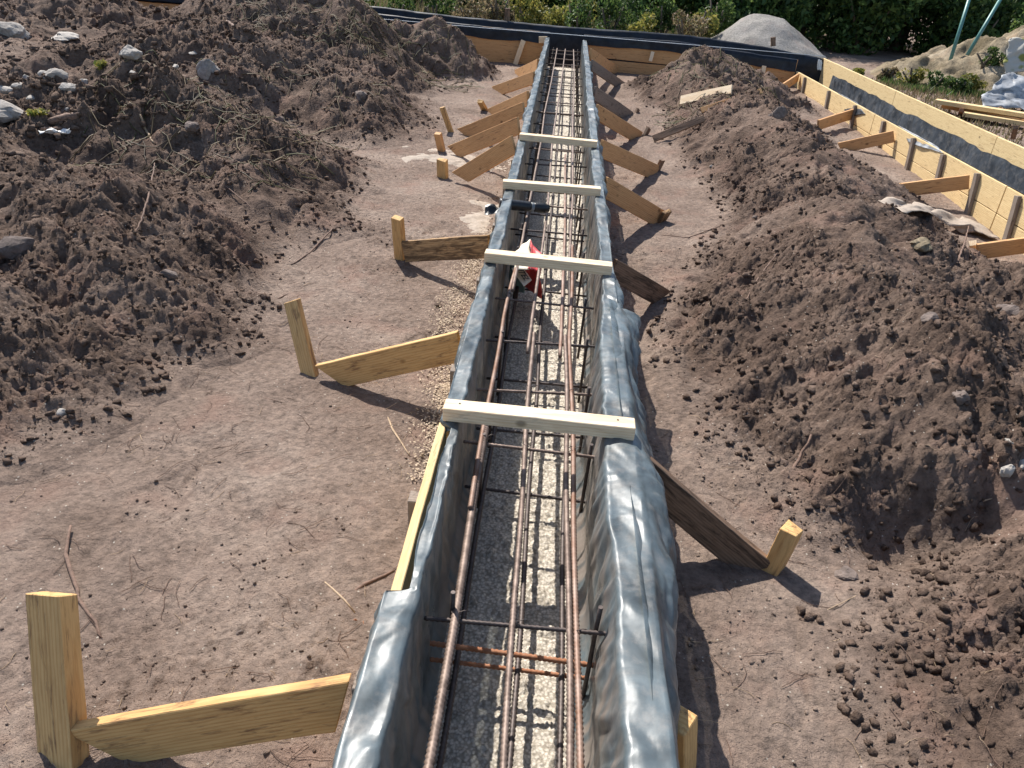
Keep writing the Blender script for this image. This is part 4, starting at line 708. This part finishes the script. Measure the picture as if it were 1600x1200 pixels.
# weeds right behind the far wall
row = [(560, 14.4, mLeaf, .45), (620, 14.6, mLeaf, .4), (680, 15.2, mLeaf, .45), (735, 14.8, mDry, .45), (775, 15.6, mDry, .5), (825, 14.9, mLeafY, .5), (870, 15.6, mLeafY, .42), (905, 14.6, mLeaf, .5), (955, 15.4, mLeaf, .5), (1000, 15.0, mLeafY, .36), (1035, 16, mLeaf, .55), (1075, 15.2, mDry, .42), (1092, 16.4, mLeafY, .5), (1120, 17.5, mLeaf, .6), (900, 17.2, mLeafY, .55), (650, 17, mLeaf, .6), (760, 17.6, mLeafD, .6), (980, 17.6, mLeafD, .6)]
for i, (px, Y, m_, h) in enumerate(row):
    p = atY(px, 40, Y); bush(p.x, Y, .12, (.42, .38, h), 1500, .035 if m_ != mDry else .03, m_, f'{desc[id(m_)]} weed clump behind the far wall, {orde[i]} of the weed row list from left'.replace(' of the weed row list from left', ' in the weed row'), 'weed', 'weeds behind the far wall', 'weed_clump', 600+i, 9, True, .8)
# hedge and trees
hd = [(-10, 21, 1.5, mLeaf), (-6.5, 20, 1.3, mLeaf), (-3.8, 20, 1.3, mLeafD), (-1.4, 19.6, 1.2, mLeaf), (.8, 20, 1.4, mLeafD), (3.2, 20.3, 2.0, mLeafD), (5.6, 20.8, 2.6, mLeafD), (8.2, 21.3, 2.9, mLeafD), (11, 21.8, 3.0, mLeafD), (14, 22.5, 3.2, mLeafD), (17.3, 23.5, 3.3, mLeafD), (6.8, 23.5, 3.3, mLeafD), (21, 25, 3.5, mLeafD), (0, 25, 2.7, mLeafD), (-5, 25, 2.4, mLeafD), (12.5, 25.5, 3.8, mLeafD), (4.4, 19.2, 1.0, mLeafD), (6.6, 19.4, 1.1, mLeafD), (9.2, 19.8, 1.0, mLeafD), (11.8, 20, 1.15, mLeafD), (14.6, 20.4, 1.1, mLeafD), (17.5, 21, 1.2, mLeafD), (16, 27, 3.9, mLeafD), (20.5, 28, 4.0, mLeafD), (3, 26.5, 3.2, mLeafD), (9.5, 26.5, 3.8, mLeafD)]
for i, (x, y, h, m_) in enumerate(sorted(hd)):
    bush(x, y, -.45 if x > 8 else -.1, (h*.75+.6, h*.6+.5, h), int(6500+2200*h), .075, m_, f'{"tall" if h > 2.5 else "shrubby" if h < 1.25 else "low"} {desc[id(m_)]} tree behind the plot, {orde[i]} from the left', 'tree', 'trees behind the plot', 'tree', 700+i, 22, True, .3)
# weeds on the bank and by the trench end
for i, (px, py, Y, h, m_, lab) in enumerate([(1425, 118, 14.2, .22, mLeafY, 'yellow green weed at the left foot of the soil bank'), (1460, 135, 13.6, .20, mLeaf, 'green weed between soil bank and lumber stack'), (1510, 140, 13.4, .2, mLeafY, 'yellowish weed below the teal poles'), (1350, 90, 14.6, .12, mLeafY, 'small yellow flowered weed on the shaded ground beyond the outer board'), (1540, 90, 14.2, .2, mLeaf, 'dark weed tuft high on the soil bank'), (1390, 100, 14.8, .14, mDry, 'dry pale weed beyond the outer board'), (1490, 150, 12.9, .16, mLeaf, 'green weed tuft just behind the lumber stack'), (1590, 60, 17.5, .4, mLeaf, 'green weed on top of the soil bank')]):
    p = atY(px, py, Y); bush(p.x, Y, max(zt(p.x, Y)-.02, p.z-h*.9 if px > 1500 or 1405 < px < 1440 else 0), (h*1.5, h*1.1, h), 520, .03, m_, lab, 'weed', 'weeds beyond the right trench', 'weed', 800+i, 6, True, .8)
for i, (px, lab) in enumerate([((152, 107), 'yellow green sprout in the left rubble field'), ((60, 183), 'yellow green sprout above the rotten log')]):
    p = onT(*px); bush(p.x, p.y, p.z-.01, (.09, .07, .04), 60, .022, mLeafY, lab, 'weed', 'sprouts in the rubble field', 'sprout', 850+i, 5, False, .8)
# grass
def grass(n, x0, x1, y0, y1, h, m_, lab):
    x = RNG.uniform(x0, x1, n); y = RNG.uniform(y0, y1, n); z = G(x, y); a = RNG.random(n)*6.28; hh = h*RNG.uniform(.4, 1.2, n); w = .012; lx, ly = RNG.normal(0, .35, n)*hh, RNG.normal(0, .35, n)*hh
    B = np.stack([x, y, z], -1); s = np.stack([np.cos(a)*w, np.sin(a)*w, 0*a], -1); V = np.stack([B-s, B+s, B+np.stack([lx, ly, hh], -1)], 1)
    tag(link('grass', npmesh('grass', V.reshape(-1, 3), np.arange(n*3).reshape(n, 3), m_)), lab, 'grass', kind='stuff')
grass(22000, -8, 3.4, 13.4, 19, .32, mDry, 'dry and green grass behind the far wall'); grass(12000, -8, 4.5, 13.4, 19, .28, mLeaf, 'green grass behind the far wall'); grass(5000, 5.4, 8.5, 12.6, 14.6, .10, mLeaf, 'short green grass at the foot of the soil bank')
grass(5000, 4.3, 7.5, 8.5, 14.5, .09, mDry, 'sparse dry grass on the earth beyond the right trench')
